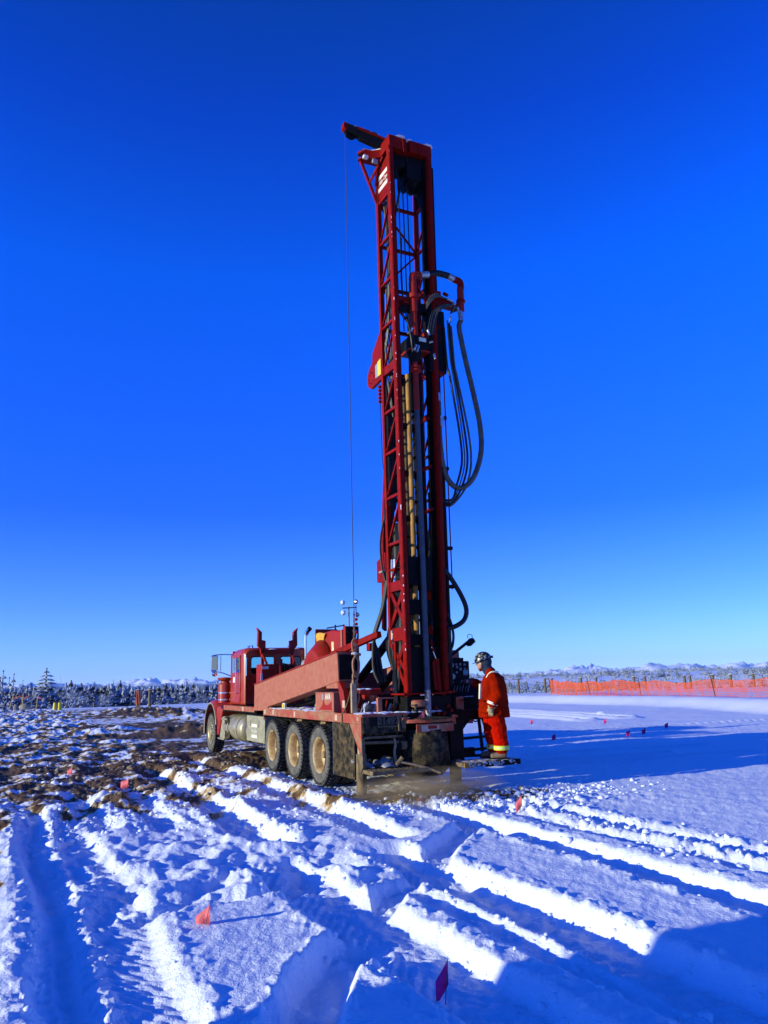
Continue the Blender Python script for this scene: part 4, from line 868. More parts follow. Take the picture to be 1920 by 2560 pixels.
# --- compressor housing with rounded back, fan shroud, end panel
mb = MB(); mb.prism([(1.78, 2.90), (2.4, 2.96), (2.9, 2.93), (3.2, 2.80), (3.35, 2.5), (3.35, 1.5), (1.78, 1.5)], 'y', -.34, .0); hsg = mb.build('compressor_housing', 'red', rig, bevel=.03)
box('housing_end_rail', 'dusty', ((1.72, -.02, 1.6), (1.80, .03, 2.93)), parent=hsg, bevel=.004); box('caution_sticker', 'label', ((2.25, .001, 2.50), (2.38, .004, 2.70)), bevel=0, parent=hsg)
mb = MB(); k0 = 14; rad_ = .62
for i_ in range(k0+1):
    a = R(180*i_/k0); x = 3.0-.72*math.cos(a)*1.05; z = 1.95+.82*math.sin(a)
    mb.v += [(x, .02, z), (3.0+(x-3.0)*.75, .24, 1.95+(z-1.95)*.72), (3.0+(x-3.0)*.2, .30, 1.95+(z-1.95)*.25)]
for i_ in range(k0):
    for j_ in (0, 1): mb.f.append((i_*3+j_, i_*3+j_+1, (i_+1)*3+j_+1, (i_+1)*3+j_))
fs_ = mb.build('fan_shroud', 'red', rig, ang=12); md = fs_.modifiers.new('s', 'SOLIDIFY'); md.thickness = .02
mb = MB()
for a in (55, 90, 125): a = R(a); mb.bar((3.0-.75*math.cos(a), .04, 1.95+.82*math.sin(a)), (3.0, .31, 1.98), .02)
mb.build('shroud_rib', 'red', fs_)
ep = box('end_panel', 'black', ((1.60, -.32, 1.6), (1.715, -.03, 2.99)), bevel=.006); box('panel_edge', 'red', ((1.595, -.028, 1.6), (1.72, .0, 3.0)), bevel=.003, parent=ep)
pipe('door_latch', 'chrome', [(1.59, -.20, 2.82), (1.585, -.22, 2.90), (1.585, -.26, 2.86), (1.59, -.25, 2.72)], .014, ep)
bars('guard_rail', 'black', [((1.9, -.1, 2.93), (1.9, -.1, 3.05)), ((2.4, -.1, 2.95), (2.4, -.1, 3.08)), ((1.9, -.1, 3.03), (2.9, -.1, 3.04))], .025); box('rear_guard', 'red', ((3.25, -.5, 2.6), (3.3, .05, 3.04)))
lm = pipe('lamp_pole', 'wire', [(1.66, -.12, 2.98), (1.66, -.12, 3.42)], .014, smooth=False)
pipe('lamp_crossbar', 'wire', [(1.66, .03, 3.38), (1.66, -.30, 3.40)], .012, lm, smooth=False); pipe('lamp_drop', 'wire', [(1.66, -.29, 3.45), (1.66, -.29, 3.22)], .010, lm, smooth=False)
for y, z, dx in ((.03, 3.50, .2), (.02, 3.28, .0), (-.29, 3.52, -.3), (-.31, 3.24, -.5)):
    MB().lathe([(.0, .05), (.03, .045), (.052, .0), (.055, -.010), (.0, -.002)], (1.64, y, z), (-.8, .5+dx*2, -.1), 14).build('lamp_head', 'steel' if dx <= -.3 else 'white', lm)
# --- fuel tank, steps, side toolbox
def tankx(x0, x1, y, z, r_, name): 
    return MB().lathe([(0, x0-.10), (r_*.55, x0-.085), (r_*.88, x0-.04), (r_, x0), (r_, x1), (r_*.88, x1+.04), (0, x1+.10)], (0, y, z), (1,0,0), 28).build(name, 'alu', rig, ang=50)
ft = tankx(5.42, 7.1, .90, .74, .32, 'fuel_tank')
for x in (5.75, 6.6): MB().lathe([(.325, x), (.335, x), (.335, x+.06), (.325, x+.06)], (0, .90, .74), (1,0,0), 28, True).build('tank_strap', 'toolgrey', ft)
prism('step_bracket', 'toolgrey', [(7.0, .42), (7.5, .42), (7.5, .50), (7.25, 1.0), (7.0, 1.02)], 'y', .60, 1.20, bevel=.01); box('cab_step', 'alu', ((6.9, 1.0, .42), (7.55, 1.24, .46)), ((6.75, 1.0, .93), (7.3, 1.22, .97)), bevel=.004)
prism('step_side_plate', 'muddark', [(6.42, .50), (6.9, .42), (7.0, 1.0), (6.75, 1.02), (6.5, .86)], 'y', 1.16, 1.21)
at_ = tankx(4.5, 5.0, .92, .72, .27, 'air_tank'); box('tank_bracket', 'muddark', ((5.05, .5, .46), (5.2, 1.1, .54)), ((4.5, .5, 1.0), (6.9, .9, 1.08)))
tb = box('side_toolbox', 'toolgrey', ((3.30, .75, .54), (4.72, 1.25, 1.12)), bevel=.012, label='dusty grey side toolbox with two cream bars and brand lettering')
box('toolbox_lid', 'black', ((3.28, .70, 1.122), (4.74, 1.27, 1.145)), bevel=.003, parent=tb); box('hinge', 'alu', ((3.70, 1.251, .86), (3.77, 1.262, 1.02)), ((4.36, 1.251, .88), (4.43, 1.262, 1.02)), bevel=0, parent=tb)
for z in (.90, .66): box('cream_bar', 'cream', ((3.86, 1.2515, z-.035), (4.30, 1.2545, z+.035)), bevel=0, parent=tb)
text_mesh('lettering', 'Atlas Copco', .105, frame_mtx((4.08, 1.2525, .785), (-1, 0, 0), (0, 0, 1)), 'cream', tb, shear=.35, sx=.80, bold=.002)
# mud flap, jacks, rear corner
mf = box('mud_flap', 'muddark', ((-1.55, 1.17, .26), (-.62, 1.20, 1.15)), bevel=.004); bars('flap_strip', 'steel', [((-.64, 1.205, .26), (-.64, 1.205, 1.15))], .012, mf)
for x in (-.9, -1.35): pipe('bolt', 'steel', [(x, 1.198, 1.10), (x, 1.212, 1.10)], .014, mf, smooth=False)
box('mud_flap', 'muddark', ((-1.0, -1.20, .30), (-.92, -.6, 1.15)), bevel=.004)
jl = pipe('leveling_jack', 'alu', [(-1.78, 1.18, .50), (-1.78, 1.18, 1.20)], .060, smooth=False, n=18); pipe('jack_barrel', 'mud', [(-1.78, 1.18, .03), (-1.78, 1.18, .68)], .085, jl, smooth=False, n=18)
MB().lathe([(.19, 0), (.17, .05), (.09, .08)], (-1.78, 1.18, -.03), n=18).build('jack_foot', 'mud', jl)
prism('step_side_arm', 'mud', [(-1.98, .90), (-1.88, .90), (-1.86, .62), (-1.84, .46), (-1.93, .40), (-2.02, .50)], 'y', 1.20, 1.26)
jr = box('right_jack_housing', 'black', ((-1.98, -.66, .47), (-1.74, -.38, 1.32)), bevel=.02); pipe('jack_ram', 'mud', [(-1.90, -.51, .05), (-1.90, -.51, .50)], .10, jr, smooth=False, n=16); MB().lathe([(.2, 0), (.18, .05), (.1, .08)], (-1.90, -.51, .0), n=16).build('jack_foot', 'mud', jr)
# rear number panel
rp_ = box('rear_panel', 'muddark', ((-2.00, .46, 1.00), (-1.97, 1.235, 1.295)), bevel=.004, label='mud splattered rear panel with raised number 21492'); box('top_rail', 'deck', ((-2.02, .42, 1.262), (-1.972, 1.26, 1.312)), bevel=.003)
text_mesh('number', '21492', .155, frame_mtx((-2.006, .785, 1.185), (0, -1, 0), (0, 0, 1)), 'ink', rp_, ext=.010, sx=1.0, bold=.004)
bars('number_frame', 'mud', [((-2.008, .97, 1.10), (-2.008, .97, 1.26)), ((-2.008, .97, 1.262), (-2.008, .60, 1.255)), ((-2.008, .97, 1.10), (-2.008, .60, 1.10))], .014, rp_)
box('tail_lamp', 'black', ((-2.012, .99, 1.12), (-2.0005, 1.13, 1.25)), bevel=.005, parent=rp_)
bars('hanging_bracket', 'mud', [((-2.03, .57, 1.27), (-2.03, .53, 1.06)), ((-2.03, .50, 1.28), (-2.03, .50, 1.05)), ((-2.03, .61, 1.26), (-2.03, .60, 1.02))], .03)
# rear cavity: shelf, pipes, tool, back wall, step grating
box('cavity_wall', 'black', ((-1.25, -.35, .50), (-1.2, 1.16, 1.15)), bevel=0)
box('shelf', 'mud', ((-1.95, .50, .915), (-1.5, 1.20, .955)), bevel=.004); pipe('shelf_pipe', 'mud', [(-1.93, 1.18, .86), (-1.93, .52, .84)], .025, smooth=False)
for k in range(12): y = random.uniform(.52, 1.15); x = random.uniform(-1.9, -1.6); bars('loose_tool', random.choice(['wood', 'black', 'mud', 'black', 'grey']), [((x, y, .965), (x+.1, y+random.uniform(-.12, .12), 1.0+random.uniform(.02, .08)))], .025)
pipe('hydraulic_ram', 'black', [(-1.9, .55, .9), (-1.9, .60, .45)], .06, smooth=False); MB().lathe([(.05, 0), (.07, .04), (.07, .12), (.04, .14)], (-1.9, .47, .72), n=12).build('mud_bucket', 'mud', rig)
pipe('wooden_handle', 'wood', [(-1.95, .655, .90), (-1.95, .64, .80), (-1.95, .66, .70), (-1.93, .63, .50)], .022)
gr = box('step_frame', 'mud', ((-2.35, .30, .395), (-2.31, 1.22, .455)), ((-2.35, 1.18, .395), (-1.86, 1.24, .455)), ((-2.35, .24, .395), (-1.86, .30, .455)), bevel=.004)
for k in range(16): MB().box((-2.31+.027*k, .30, .425), (-2.303+.027*k, 1.18, .45)).build('grating_bar', 'mud', gr)
mb = MB()
for k in range(22):
    for x in np.arange(-2.30, -1.88, .027): mb.box((x+.008, .32+.04*k, .449), (x+.02, .328+.04*k, .456+.006*(k % 2)))
mb.build('grating_teeth', 'mud', gr, kind='stuff')
mb = MB()
for k in range(26): mb.ball((random.uniform(-1.9, -1.4), random.uniform(.45, 1.15), .50+random.uniform(-.02, .06)), random.uniform(.03, .10), 8, 5, (1, 1, .6))
mb.build('snowy_rubble', mat('grey_slush', (.35, .33, .32), .8, 0, (.12, .09, .06), .5, 9), rig, kind='stuff')
# ring table, hanger and rubber skirt at the drill hole
mb = MB(); ring = [( -2.0-.30*math.sin(R(a)), .005-.475*math.cos(R(a)+PI), 1.165) for a in range(0, 181, 12)]
ring = [(-1.97-.22*math.sin(R(a)), .01+.485*math.cos(R(a)), 1.165) for a in range(0, 181, 10)]
for p, q_ in zip(ring[:-1], ring[1:]): mb.bar(p, q_, .02, .055)
mb.build('table_ring', 'deck', rig); MB().lathe([(.20, 0), (.36, .015), (.37, .03), (.10, .05), (.07, .05)], (-1.98, .0, 1.175), n=30).build('dust_table', 'muddark', rig)
for y in (.50, -.46): pipe('ring_pin', 'deck', [(-2.0, y, 1.08), (-2.0, y, 1.24)], .035, smooth=False, n=10); box('pin_block', 'deck', ((-2.06, y-.05, 1.19), (-1.95, y+.05, 1.23)))
hp = box('hanger_plate', 'deck', ((-2.19, -.34, .985), (-2.17, .36, 1.115)), bevel=.003); box('worn_decal', 'reflect', ((-2.194, -.06, 1.00), (-2.191, .27, 1.10)), bevel=0, parent=hp); box('decal_patch', 'red', ((-2.197, -.02, 1.035), (-2.1945, .15, 1.09)), bevel=0, parent=hp)
mb = MB(); mb.v = []; K = 18
for i_ in range(K+1):
    a = R(-20+220*i_/K); mb.v += [(-1.85-.36*math.sin(a), .02+.36*math.cos(a), 1.02), (-1.85-.39*math.sin(a), .03+.42*math.cos(a)+.02*math.sin(i_*1.3), .40)]
mb.f = [(2*i_, 2*i_+1, 2*i_+3, 2*i_+2) for i_ in range(K)]
sk = mb.build('rubber_skirt', 'muddark', rig, ang=60); md = sk.modifiers.new('s', 'SOLIDIFY'); md.thickness = .012
# --- rear deck machinery
fb = bars('guard_frame', 'dusty', [((-1.6, .75, 1.30), (-1.6, .75, 1.55))], .075); bars('guard_frame', 'dusty', [((-1.6, .76, 1.545), (-1.6, .30, 1.535)), ((-1.6, .29, 1.30), (-1.6, .29, 1.53))], .03); box('guard_back', 'black', ((-1.50, -.10, 1.30), (-1.44, .72, 1.60)))
wn = pipe('winch_drum', 'red', [(-1.35, .92, 1.62), (-1.35, .62, 1.62)], .09, smooth=False, n=16); box('winch_cap', 'red', ((-1.5, 1.06, 1.63), (-1.2, .86, 1.69)), parent=wn); 
mb = MB()
for k in range(8): mb.ball((-1.5+random.uniform(0, .25), random.uniform(.85, 1.05), 1.70), .05, 7, 4, (1.2, 1.2, .3))
mb.build('snow_on_winch', sn, wn, kind='stuff')
for y in (.62, .70, .79): MB().cyl((-1.42, y, 1.5), (-1.42, y, 1.59), .045, .06, 8).build('valve_cap', 'deck', rig)
for k in range(9): pipe('valve_lever', random.choice(['steel', 'steel', 'white', 'black']), [(-1.5+.02*k, 1.05-.07*k, 1.32), (-1.55+.02*k, 1.04-.07*k, 1.40+.05*(k % 3))], .010, smooth=False, n=5)
for k in range(7): bars('spanner', random.choice(['deck', 'steel', 'red', 'mud', 'grey']), [((-1.56, .62-.05*k, 1.33), (-1.56, .60-.06*k+random.uniform(-.05, .05), 1.46+random.uniform(-.04, .04)))], .022)
MB().ball((-1.45, .90, 1.40), .10, 10, 7, (1.1, 1.2, .8)).build('tool_bag', mat('dark_grey_canvas', (.06, .06, .07), .9), rig); pipe('bag_strap', 'white', [(-1.55, 1.0, 1.32), (-1.56, 1.01, 1.44), (-1.53, .95, 1.47), (-1.52, .93, 1.40)], .010)
# --- boom tubes from the beams up to the mast
for y0, y1 in ((.88, .50), (-.88, -.5)):
    bars('mast_strut', 'mastred', [((0.15, y0, 2.34), (-1.25, y1+.05, 2.64))], .11, bevel=.01); bars('mast_strut', 'red', [((.1, y0, 2.22), (-1.0, y0-.02*np.sign(y0), 2.40))], .05)
box('strut_bracket', 'mastred', ((-.98, .50, 2.36), (-.84, .62, 2.50)))
for y in (.30, -.32): pipe('mast_raise_cylinder', 'black', [(.9, y, 1.5), (-1.15, y, 2.55)], .08, smooth=False, n=12)

# ------------------------------------------------------------------ mast
XF, XB, YL = -1.95, -1.38, .37
def YR(z): return -.345 - .0125*(z-1.6)
mast = bars('mast', 'mastred', [((XF, YL, 1.62), (XF, YL+.015, 12.1))], .105, bevel=.008, label='front left chord of the tall red lattice mast')
def mbars(name, lst, w_=.045, m='mastred', par=None, h=None, bevel=0): return bars(name, m, lst, w_, par or mast, bevel, h)
mbars('chord', [((XF, YR(1.62), 1.62), (XF, YR(12.1), 12.1))], .105, bevel=.008)
mbars('chord', [((XB, YL, 2.68), (XB, YL+.01, 12.0))], .085, bevel=.006); mbars('chord', [((XB, YR(1.7), 1.7), (XB, YR(12), 12.0))], .085, bevel=.006)
MB().bar((-1.86, YR(1.7)+.085, 1.7), (-1.86, YR(11.9)+.085, 11.9), .075, .10).build('dark_chord_strip', 'black', mast); MB().bar((-1.88, YR(1.7)-.088, 1.7), (-1.88, YR(11.9)-.088, 11.9), .07, .10).build('dark_chord_strip', 'black', mast)  # black bars standing for the chord's dark channel and the stand pipe beside it
MB().bar((-1.90, YL-.07, 1.7), (-1.90, YL-.06, 12.0), .04, .09).build('dark_chord_strip', 'black', mast)  # black strip standing for the shaded rear-facing side of the left chord
mbars('chord_flange', [((XF-.058, YL+.03, 1.64), (XF-.058, YL+.045, 12.0))], .022); MB().bar((-1.86, YR(1.7)+.085, 1.7), (-1.86, YR(11.9)+.085, 11.9), .075, .10).build('dark_chord_strip', 'black', mast); MB().bar((-1.88, YR(1.7)-.088, 1.7), (-1.88, YR(11.9)-.088, 11.9), .07, .10).build('dark_chord_strip', 'black', mast)
MB().bar((-1.90, YL-.07, 1.7), (-1.90, YL-.06, 12.0), .04, .09).build('dark_chord_strip', 'black', mast)  # second copy of the strip that darkens the left chord's rear side
mbars('chord_flange', [((XF-.058, YR(1.6)+.02, 1.64), (XF-.058, YR(12)+.02, 12.0))], .022)
ZL = [11.15, 10.22, 9.33, 8.44, 7.55, 6.72, 5.92, 5.08, 4.22, 3.45]
for k, z in enumerate(ZL):
    thick = .16 if z == 7.55 else (.17 if z == 3.45 else (.05 if k else .08))
    MB().bar((XB, YL+.005, z), (XF, YL+.005, z), .05, thick).build('rung', 'mastred', mast)
    MB().bar((XB, YR(z), z), (XF, YR(z), z), .05, thick*.8).build('rung', 'mastred', mast); MB().bar((XB, YL, z), (XB, YR(z), z), .045, .065).build('rung', 'mastred', mast)
    if k+1 < len(ZL):
        z2 = ZL[k+1]; MB().bar((XB, YL, z2+.03), (XF, YL, z-.03), .036).build('brace', 'mastred', mast); MB().bar((XB, YR(z2), z2+.03), (XF, YR(z), z-.03), .036).build('brace', 'mastred', mast)
        if k < 4: MB().bar((XB, YL if k % 2 else YR(z), z2), (XB, YR(z) if k % 2 else YL, z), .034).build('brace', 'mastred', mast)
# lower truss
for y in (YL, None):
    yy = lambda z: YL+.003 if y else YR(z)
    for (a, z1, b_, z2) in ((XB, 3.40, XF, 2.75), (XF, 3.40, XB, 2.75)):
        MB().bar((a, yy(z1), z1), (b_, yy(z2), z2), .03, .085).build('cross_plate', 'mastred', mast)
    MB().box((XB+.05, yy(2.6)-.02, 2.50), (XF, yy(2.6)+.02, 2.72)).build('tie_plate', 'mastred', mast)
    for (a, z1, b_, z2) in ((XF+.03, 2.48, XB-.22, 2.10), (XB-.22, 2.10, XF+.03, 1.66), (XB+.06, 2.50, XF, 1.95)):
        MB().bar((a, yy(z1), z1), (b_, yy(z2), z2), .03, .08).build('cross_plate', 'mastred', mast)
    mbars('inner_chord', [((XB-.18, yy(2.1), 2.48), (XB-.18, yy(2.1), 1.66))], .07)
box('warning_label', 'label', ((XB-.10, YL+.025, 2.53), (XB-.04, YL+.029, 2.69)), bevel=0, parent=mast)
prism('foot_plate', 'mastred', [(-2.02, YL+.12), (-1.2, YL+.12), (-1.2, -.42), (-2.02, -.42)], 'z', 1.585, 1.615, mast); mbars('foot_post', [((XF+.05, YL-.02, 1.3), (XF+.05, YL-.02, 1.59)), ((XF+.05, YR(1.5)+.02, 1.3), (XF+.05, YR(1.5)+.02, 1.59)), ((XB, YL, 1.3), (XB, YL, 1.7)), ((XB, -.35, 1.3), (XB, -.35, 1.7))], .08)
pipe('base_flange', 'mastred', [(-1.96, -.42, 1.60), (-1.96, -.42, 1.63)], .10, mast, smooth=False, n=14)
mb = MB()
for k in range(34): z = random.uniform(1.8, 12); mb.ball((XF-.052, YL+.050, z), random.uniform(.005, .010), 6, 4, (1, 1, random.uniform(1, 4)))
mb.build('frosted_bolts', sn, mast, kind='stuff')
# guard bulge on the left with sticker
prism('guard_plate', 'mastred', [(XB+.02, 8.50), (XB+.14, 8.38), (XB+.44, 8.12), (XB+.45, 7.95), (XB+.60, 7.86), (XB+.69, 7.74), (XB+.70, 7.60), (XB+.64, 7.48), (XB+.52, 7.42), (XB+.02, 7.47)], 'y', YL-.03, YL+.03, mast)
mb = MB()
for a in range(0, 360, 45): mb.cyl((XB+.50+.11*math.cos(R(a)), YL+.03, 7.64+.11*math.sin(R(a))), (XB+.50+.11*math.cos(R(a)), YL+.036, 7.64+.11*math.sin(R(a))), .018, None, 8)
mb.build('round_holes', 'black', mast)
prism('caution_sticker', 'yellow', [(XB+.06, 7.56), (XB+.20, 7.56), (XB+.20, 7.86), (XB+.06, 7.88)], 'y', YL+.031, YL+.034, mast, bevel=0); prism('sticker_text_panel', 'grey', [(XB+.20, 7.56), (XB+.31, 7.56), (XB+.31, 7.82), (XB+.20, 7.84)], 'y', YL+.031, YL+.034, mast, bevel=0)
mb = MB()
for k in range(5): mb.lathe([(.02, 0), (.045, .03), (.02, .06)], (XB+.20, YL, 7.02+.075*k), n=10)
mb.build('hanging_shackles', 'mastred', mast); pipe('tag_line', 'hose', [(XB+.19, YL, 7.40), (XB+.17, YL, 6.0), (XB+.12, YL, 5.5), (XB+.10, YL, 4.0)], .007, mast, n=5)
prism('back_leg', 'mastred', [(XB+.02, 5.75), (XB+.08, 5.7), (XB+.24, 4.6), (XB+.34, 2.75), (XB+.24, 2.70), (XB+.14, 4.6)], 'y', YL-.03, YL+.03, mast)
prism('side_plate', 'mastred', [(XB+.09, 4.12), (XB+.46, 3.98), (XB+.46, 3.60), (XB+.09, 3.58)], 'y', YL-.05, YL+.04, mast)
pipe('locking_pin', 'grey', [(XB+.10, YL+.05, 3.78), (XB+.26, YL+.08, 3.76)], .02, mast, smooth=False)
# crown with splayed wing, panel and lettering
cr_ = MB(); cr_.prism([(XF-.06, YL+.05), (XF-.06, .04), (XF+.02, .00), (XF+.02, -.03), (XF-.06, -.04), (XF-.06, -.53), (XB-.0, -.53), (XB-.0, -.1), (XB+.05, .34), (XF+.32, YL+.06)], 'z', 12.06, 12.32)
crown = cr_.build('mast_crown', 'mastred', rig, bevel=.008)
WG = [(XF+.02, 12.32), (XF+.34, 12.20), (XF+.62, 12.22), (XB+.10, 12.24)]
mb = MB()   # arc shaped wing plate reaching out to the left rear
wing = [(XF+.30, YL+.03), (XF+.42, YL+.18), (XB-.12, YL+.36), (XB+.02, YL+.44), (XB+.08, YL+.40), (XB+.05, YL-.1), (XF+.3, YL-.1)]
mb.prism(wing, 'z', 12.20, 12.24); mb.prism(wing, 'z', 12.06, 12.09); wp = mb.build('wing_plate', 'mastred', crown)
mb = MB(); mb.prism([(XF+.30, YL+.03), (XF+.42, YL+.18), (XB-.12, YL+.36), (XB-.10, YL+.33), (XF+.44, YL+.16), (XF+.33, YL+.02)], 'z', 12.09, 12.20); mb.build('wing_web', 'mastred', crown)
pipe('wing_edge', 'cream', [(XF+.32, YL+.05, 12.245), (XF+.44, YL+.19, 12.245), (XB-.10, YL+.36, 12.245)], .014, crown, k=4); box('marker_light', 'cream', ((XB-.2, YL+.30, 12.0), (XB-.12, YL+.40, 12.06)), parent=crown)
mbars('wing_strut', [((XB, YL+.02, 11.12), (XB+.02, YL+.38, 12.08))], .05, par=crown); mbars('wing_strut', [((XB-.03, YL+.08, 11.55), (XB-.1, YL+.02, 12.08)), ((XB, YL+.2, 11.6), (XF+.3, YL+.02, 12.05))], .035, par=crown)
snow_t = MB()
for k in range(26): snow_t.ball((XF+random.uniform(-.04, .5), random.uniform(-.5, .38), 12.325), random.uniform(.04, .09), 7, 4, (1.3, 1.5, .25))
snow_t.build('crown_snow', sn, crown, kind='stuff')
sp = prism('logo_panel', 'mastred', [(XB+.0, 11.22), (XB+.0, 11.82), (XF+.35, 11.92), (XF+.02, 12.02), (XF+.02, 11.22)], 'y', YL-.01, YL+.02, rig, label='red panel with two cream bars and brand lettering near the mast top')
for z in (11.68, 11.42): box('cream_bar', 'cream', ((XF+.055, YL+.021, z-.045), (XB-.045, YL+.024, z+.045)), bevel=0, parent=sp)
text_mesh('lettering', 'Atlas Copco', .125, frame_mtx(((XF+XB)/2, YL+.0225, 11.555), (-1, 0, 0), (0, 0, 1)), 'cream', sp, shear=.3, sx=.68, bold=.002)
fl = box('flood_light', 'grey', ((XF+.34, YL+.10, 11.92), (XF+.40, YL+.22, 12.0)), parent=crown); bars('crown_lever', 'mastred', [((XF-.07, .10, 12.0), (XF-.07, .12, 12.28)), ((XF-.07, -.26, 12.02), (XF-.07, -.24, 12.30))], .035, crown)
box('crown_sheave_box', 'black', ((XF+.06, -.46, 11.55), (XB-.05, -.02, 12.05)), ((XF+.10, -.02, 11.78), (XB-.08, .31, 12.05)), bevel=.02, parent=crown); box('right_gusset', 'black', ((XF+.03, -.50, 11.25), (XB-.02, -.465, 12.06)), bevel=0, parent=crown); pipe('crown_hose', 'hose', [(-1.8, .22, 11.8), (-1.82, .12, 11.35), (-1.8, .2, 10.9), (-1.78, .27, 10.3)], .022, crown); MB().lathe([(.20, -.22), (.23, -.20), (.18, -.12), (.23, -.04), (.18, .04), (.23, .12), (.2, .14)], (-1.66, -.22, 11.62), (0,1,0), 24).build('crown_sheave', 'black', crown)
prism('sheave_guard', 'black', [(XF+.02, 12.05), (XF+.02, 11.2), (XF+.12, 10.95), (XF+.2, 11.4), (XF+.2, 12.05)], 'y', -.45, -.40, crown)
# jib with sheave and plumb winch line
jd = Vector((-1.45, 1.10, 12.62)); jb = Vector((-1.62, .25, 12.38))
mb = MB(); mb.bar(jb, jd, .13, .17); mb.bar(jb.lerp(jd, .1)+Vector((-.02, 0, -.12)), jb.lerp(jd, .7)+Vector((-.02, 0, -.09)), .10, .12); mb.bar(jb.lerp(jd, .45)+Vector((0, 0, .10)), jb.lerp(jd, .95)+Vector((0, 0, .06)), .12, .07); jib = mb.build('jib', 'black', rig, bevel=.01, label='short jib reaching out left from the mast top')
mb = MB(); mb.bar(jb+Vector((-.07, 0, .05)), jb.lerp(jd, .75)+Vector((-.07, 0, .07)), .04); mb.build('jib_rail', 'mastred', jib)
MB().lathe([(.03, -.035), (.14, -.03), (.115, 0), (.14, .03), (.03, .035)], (-1.45, 1.0, 12.56), (1, .15, 0), 22).build('jib_sheave', 'black', jib)
prism('jib_cheek', 'mastred', [(.98, 12.70), (1.16, 12.72), (1.17, 12.60), (1.10, 12.55), (1.04, 12.66)], 'x', -1.52, -1.38, jib); pipe('jib_hydraulic_hose', 'hose', [(-1.6, .30, 12.45), (-1.55, .5, 12.65), (-1.5, .62, 12.62), (-1.5, .75, 12.66)], .012, jib)
for t_ in (.25, .45, .62, .78): p = jb.lerp(jd, t_); box('jib_clamp', 'steel', ((p.x-.06, p.y-.03, p.z+.06), (p.x+.02, p.y+.03, p.z+.12)), parent=jib)
wl = pipe('winch_line', 'wire', [(-1.45, 1.11, 12.56), (-1.44, 1.11, 2.95)], .008, smooth=False, n=5)
mb = MB()
for k, z in enumerate(np.arange(2.34, 2.98, .045)): a = (k % 2)*PI/2; mb.bar((-1.43-.014*math.cos(a), 1.11-.014*math.sin(a), z), (-1.43-.014*math.cos(a), 1.11-.014*math.sin(a), z+.05), .012); mb.bar((-1.43+.014*math.cos(a), 1.11+.014*math.sin(a), z), (-1.43+.014*math.cos(a), 1.11+.014*math.sin(a), z+.05), .012)
ch = mb.build('hoist_chain', 'rust', wl); mb = MB()
for z in (2.88, 2.80, 2.66, 2.50): mb.ball((-1.44, 1.07, z), .028, 8, 6)
mb.build('chain_clamps', 'mastred', wl)
def loopy(name, m, cx, cy, z0, z1, w_, r_): return pipe(name, m, [(cx, cy, z1), (cx, cy+w_*.8, z1-(z1-z0)*.2), (cx, cy+w_, (z0+z1)/2), (cx, cy+w_*.5, z0+.01), (cx, cy-w_*.5, z0+.01), (cx, cy-w_, (z0+z1)/2), (cx, cy-w_*.8, z1-(z1-z0)*.2), (cx, cy, z1)], r_, wl, n=7)
loopy('shackle', 'rust', -1.43, 1.11, 2.30, 2.56, .045, .016); MB().ball((-1.43, 1.11, 2.30), .042, 9, 7, (1, 1.4, .7)).build('swivel', 'cream', wl); pipe('shackle_pin', 'rust', [(-1.43, 1.16, 2.30), (-1.43, 1.00, 2.28)], .025, wl, smooth=False)
loopy('hook', 'rust', -1.43, 1.09, 1.92, 2.26, .055, .022); loopy('chain_link', 'rust', -1.43, 1.11, 1.78, 2.0, .04, .018)
pipe('web_sling', 'wood', [(-1.43, 1.13, 1.95), (-1.42, 1.16, 1.75), (-1.42, 1.15, 1.33)], .016, wl); pipe('web_sling', 'wood', [(-1.43, 1.10, 1.86), (-1.41, 1.09, 1.6), (-1.42, 1.08, 1.33)], .018, wl)
pipe('orange_rope', 'rust', [(-1.44, 1.07, 1.8), (-1.45, 1.05, 1.55), (-1.44, 1.09, 1.42), (-1.44, 1.04, 1.36)], .012, wl); box('strap_board', 'wood', ((-1.46, 1.10, 1.31), (-1.40, 1.19, 1.80)), parent=wl, bevel=.006)
pipe('loose_strap', 'mud', [(-1.42, 1.18, 1.72), (-1.35, 1.22, 1.50), (-1.25, 1.25, 1.34), (-1.22, 1.272, 1.30), (-1.22, 1.272, 1.14)], .012, wl, k=5)
# --- drill string head
hd = box('rotary_head', 'black', ((-2.05, -.28, 7.86), (-1.60, .12, 8.12)), bevel=.03, parent=rig, label='dark rotary head with small yellow and white label'); box('head_label', 'label', ((-2.054, -.20, 8.00), (-2.051, -.05, 8.08)), bevel=0, parent=hd); MB().cyl((-1.9, -.02, 7.62), (-1.9, -.02, 7.87), .09, .16, 16).build('head_neck', 'black', hd)
box('head_block', 'red', ((-2.02, -.30, 7.82), (-1.62, .14, 7.86)), ((-1.98, -.34, 8.12), (-1.66, -.26, 8.30)), parent=hd)
pipe('quill', 'red', [(-1.955, .0, 6.66), (-1.955, .0, 7.60)], .055, hd, smooth=False, n=14); MB().lathe([(.055, 7.40), (.10, 7.42), (.10, 7.45), (.07, 7.47), (.10, 7.49), (.10, 7.52), (.055, 7.54)], (-1.955, 0, 0), n=18).build('sub_flange', 'red', hd)
box('spindle_guide', 'black', ((-1.92, -.06, 6.66), (-1.80, .06, 7.8)), parent=hd); MB().cyl((-1.98, 0, 8.12), (-1.98, 0, 8.62), .07, .06, 14).build('swivel_lower', 'red', hd)
sw = pipe('swivel_tube', 'red', [(-1.98, 0, 8.6), (-1.98, 0, 9.0), (-1.98, 0, 9.20)], .078, hd, smooth=False, n=16); MB().lathe([(.078, 8.86), (.115, 8.88), (.115, 8.96), (.078, 8.98)], (-1.98, 0, 0), n=18).build('swivel_collar', 'red', hd)
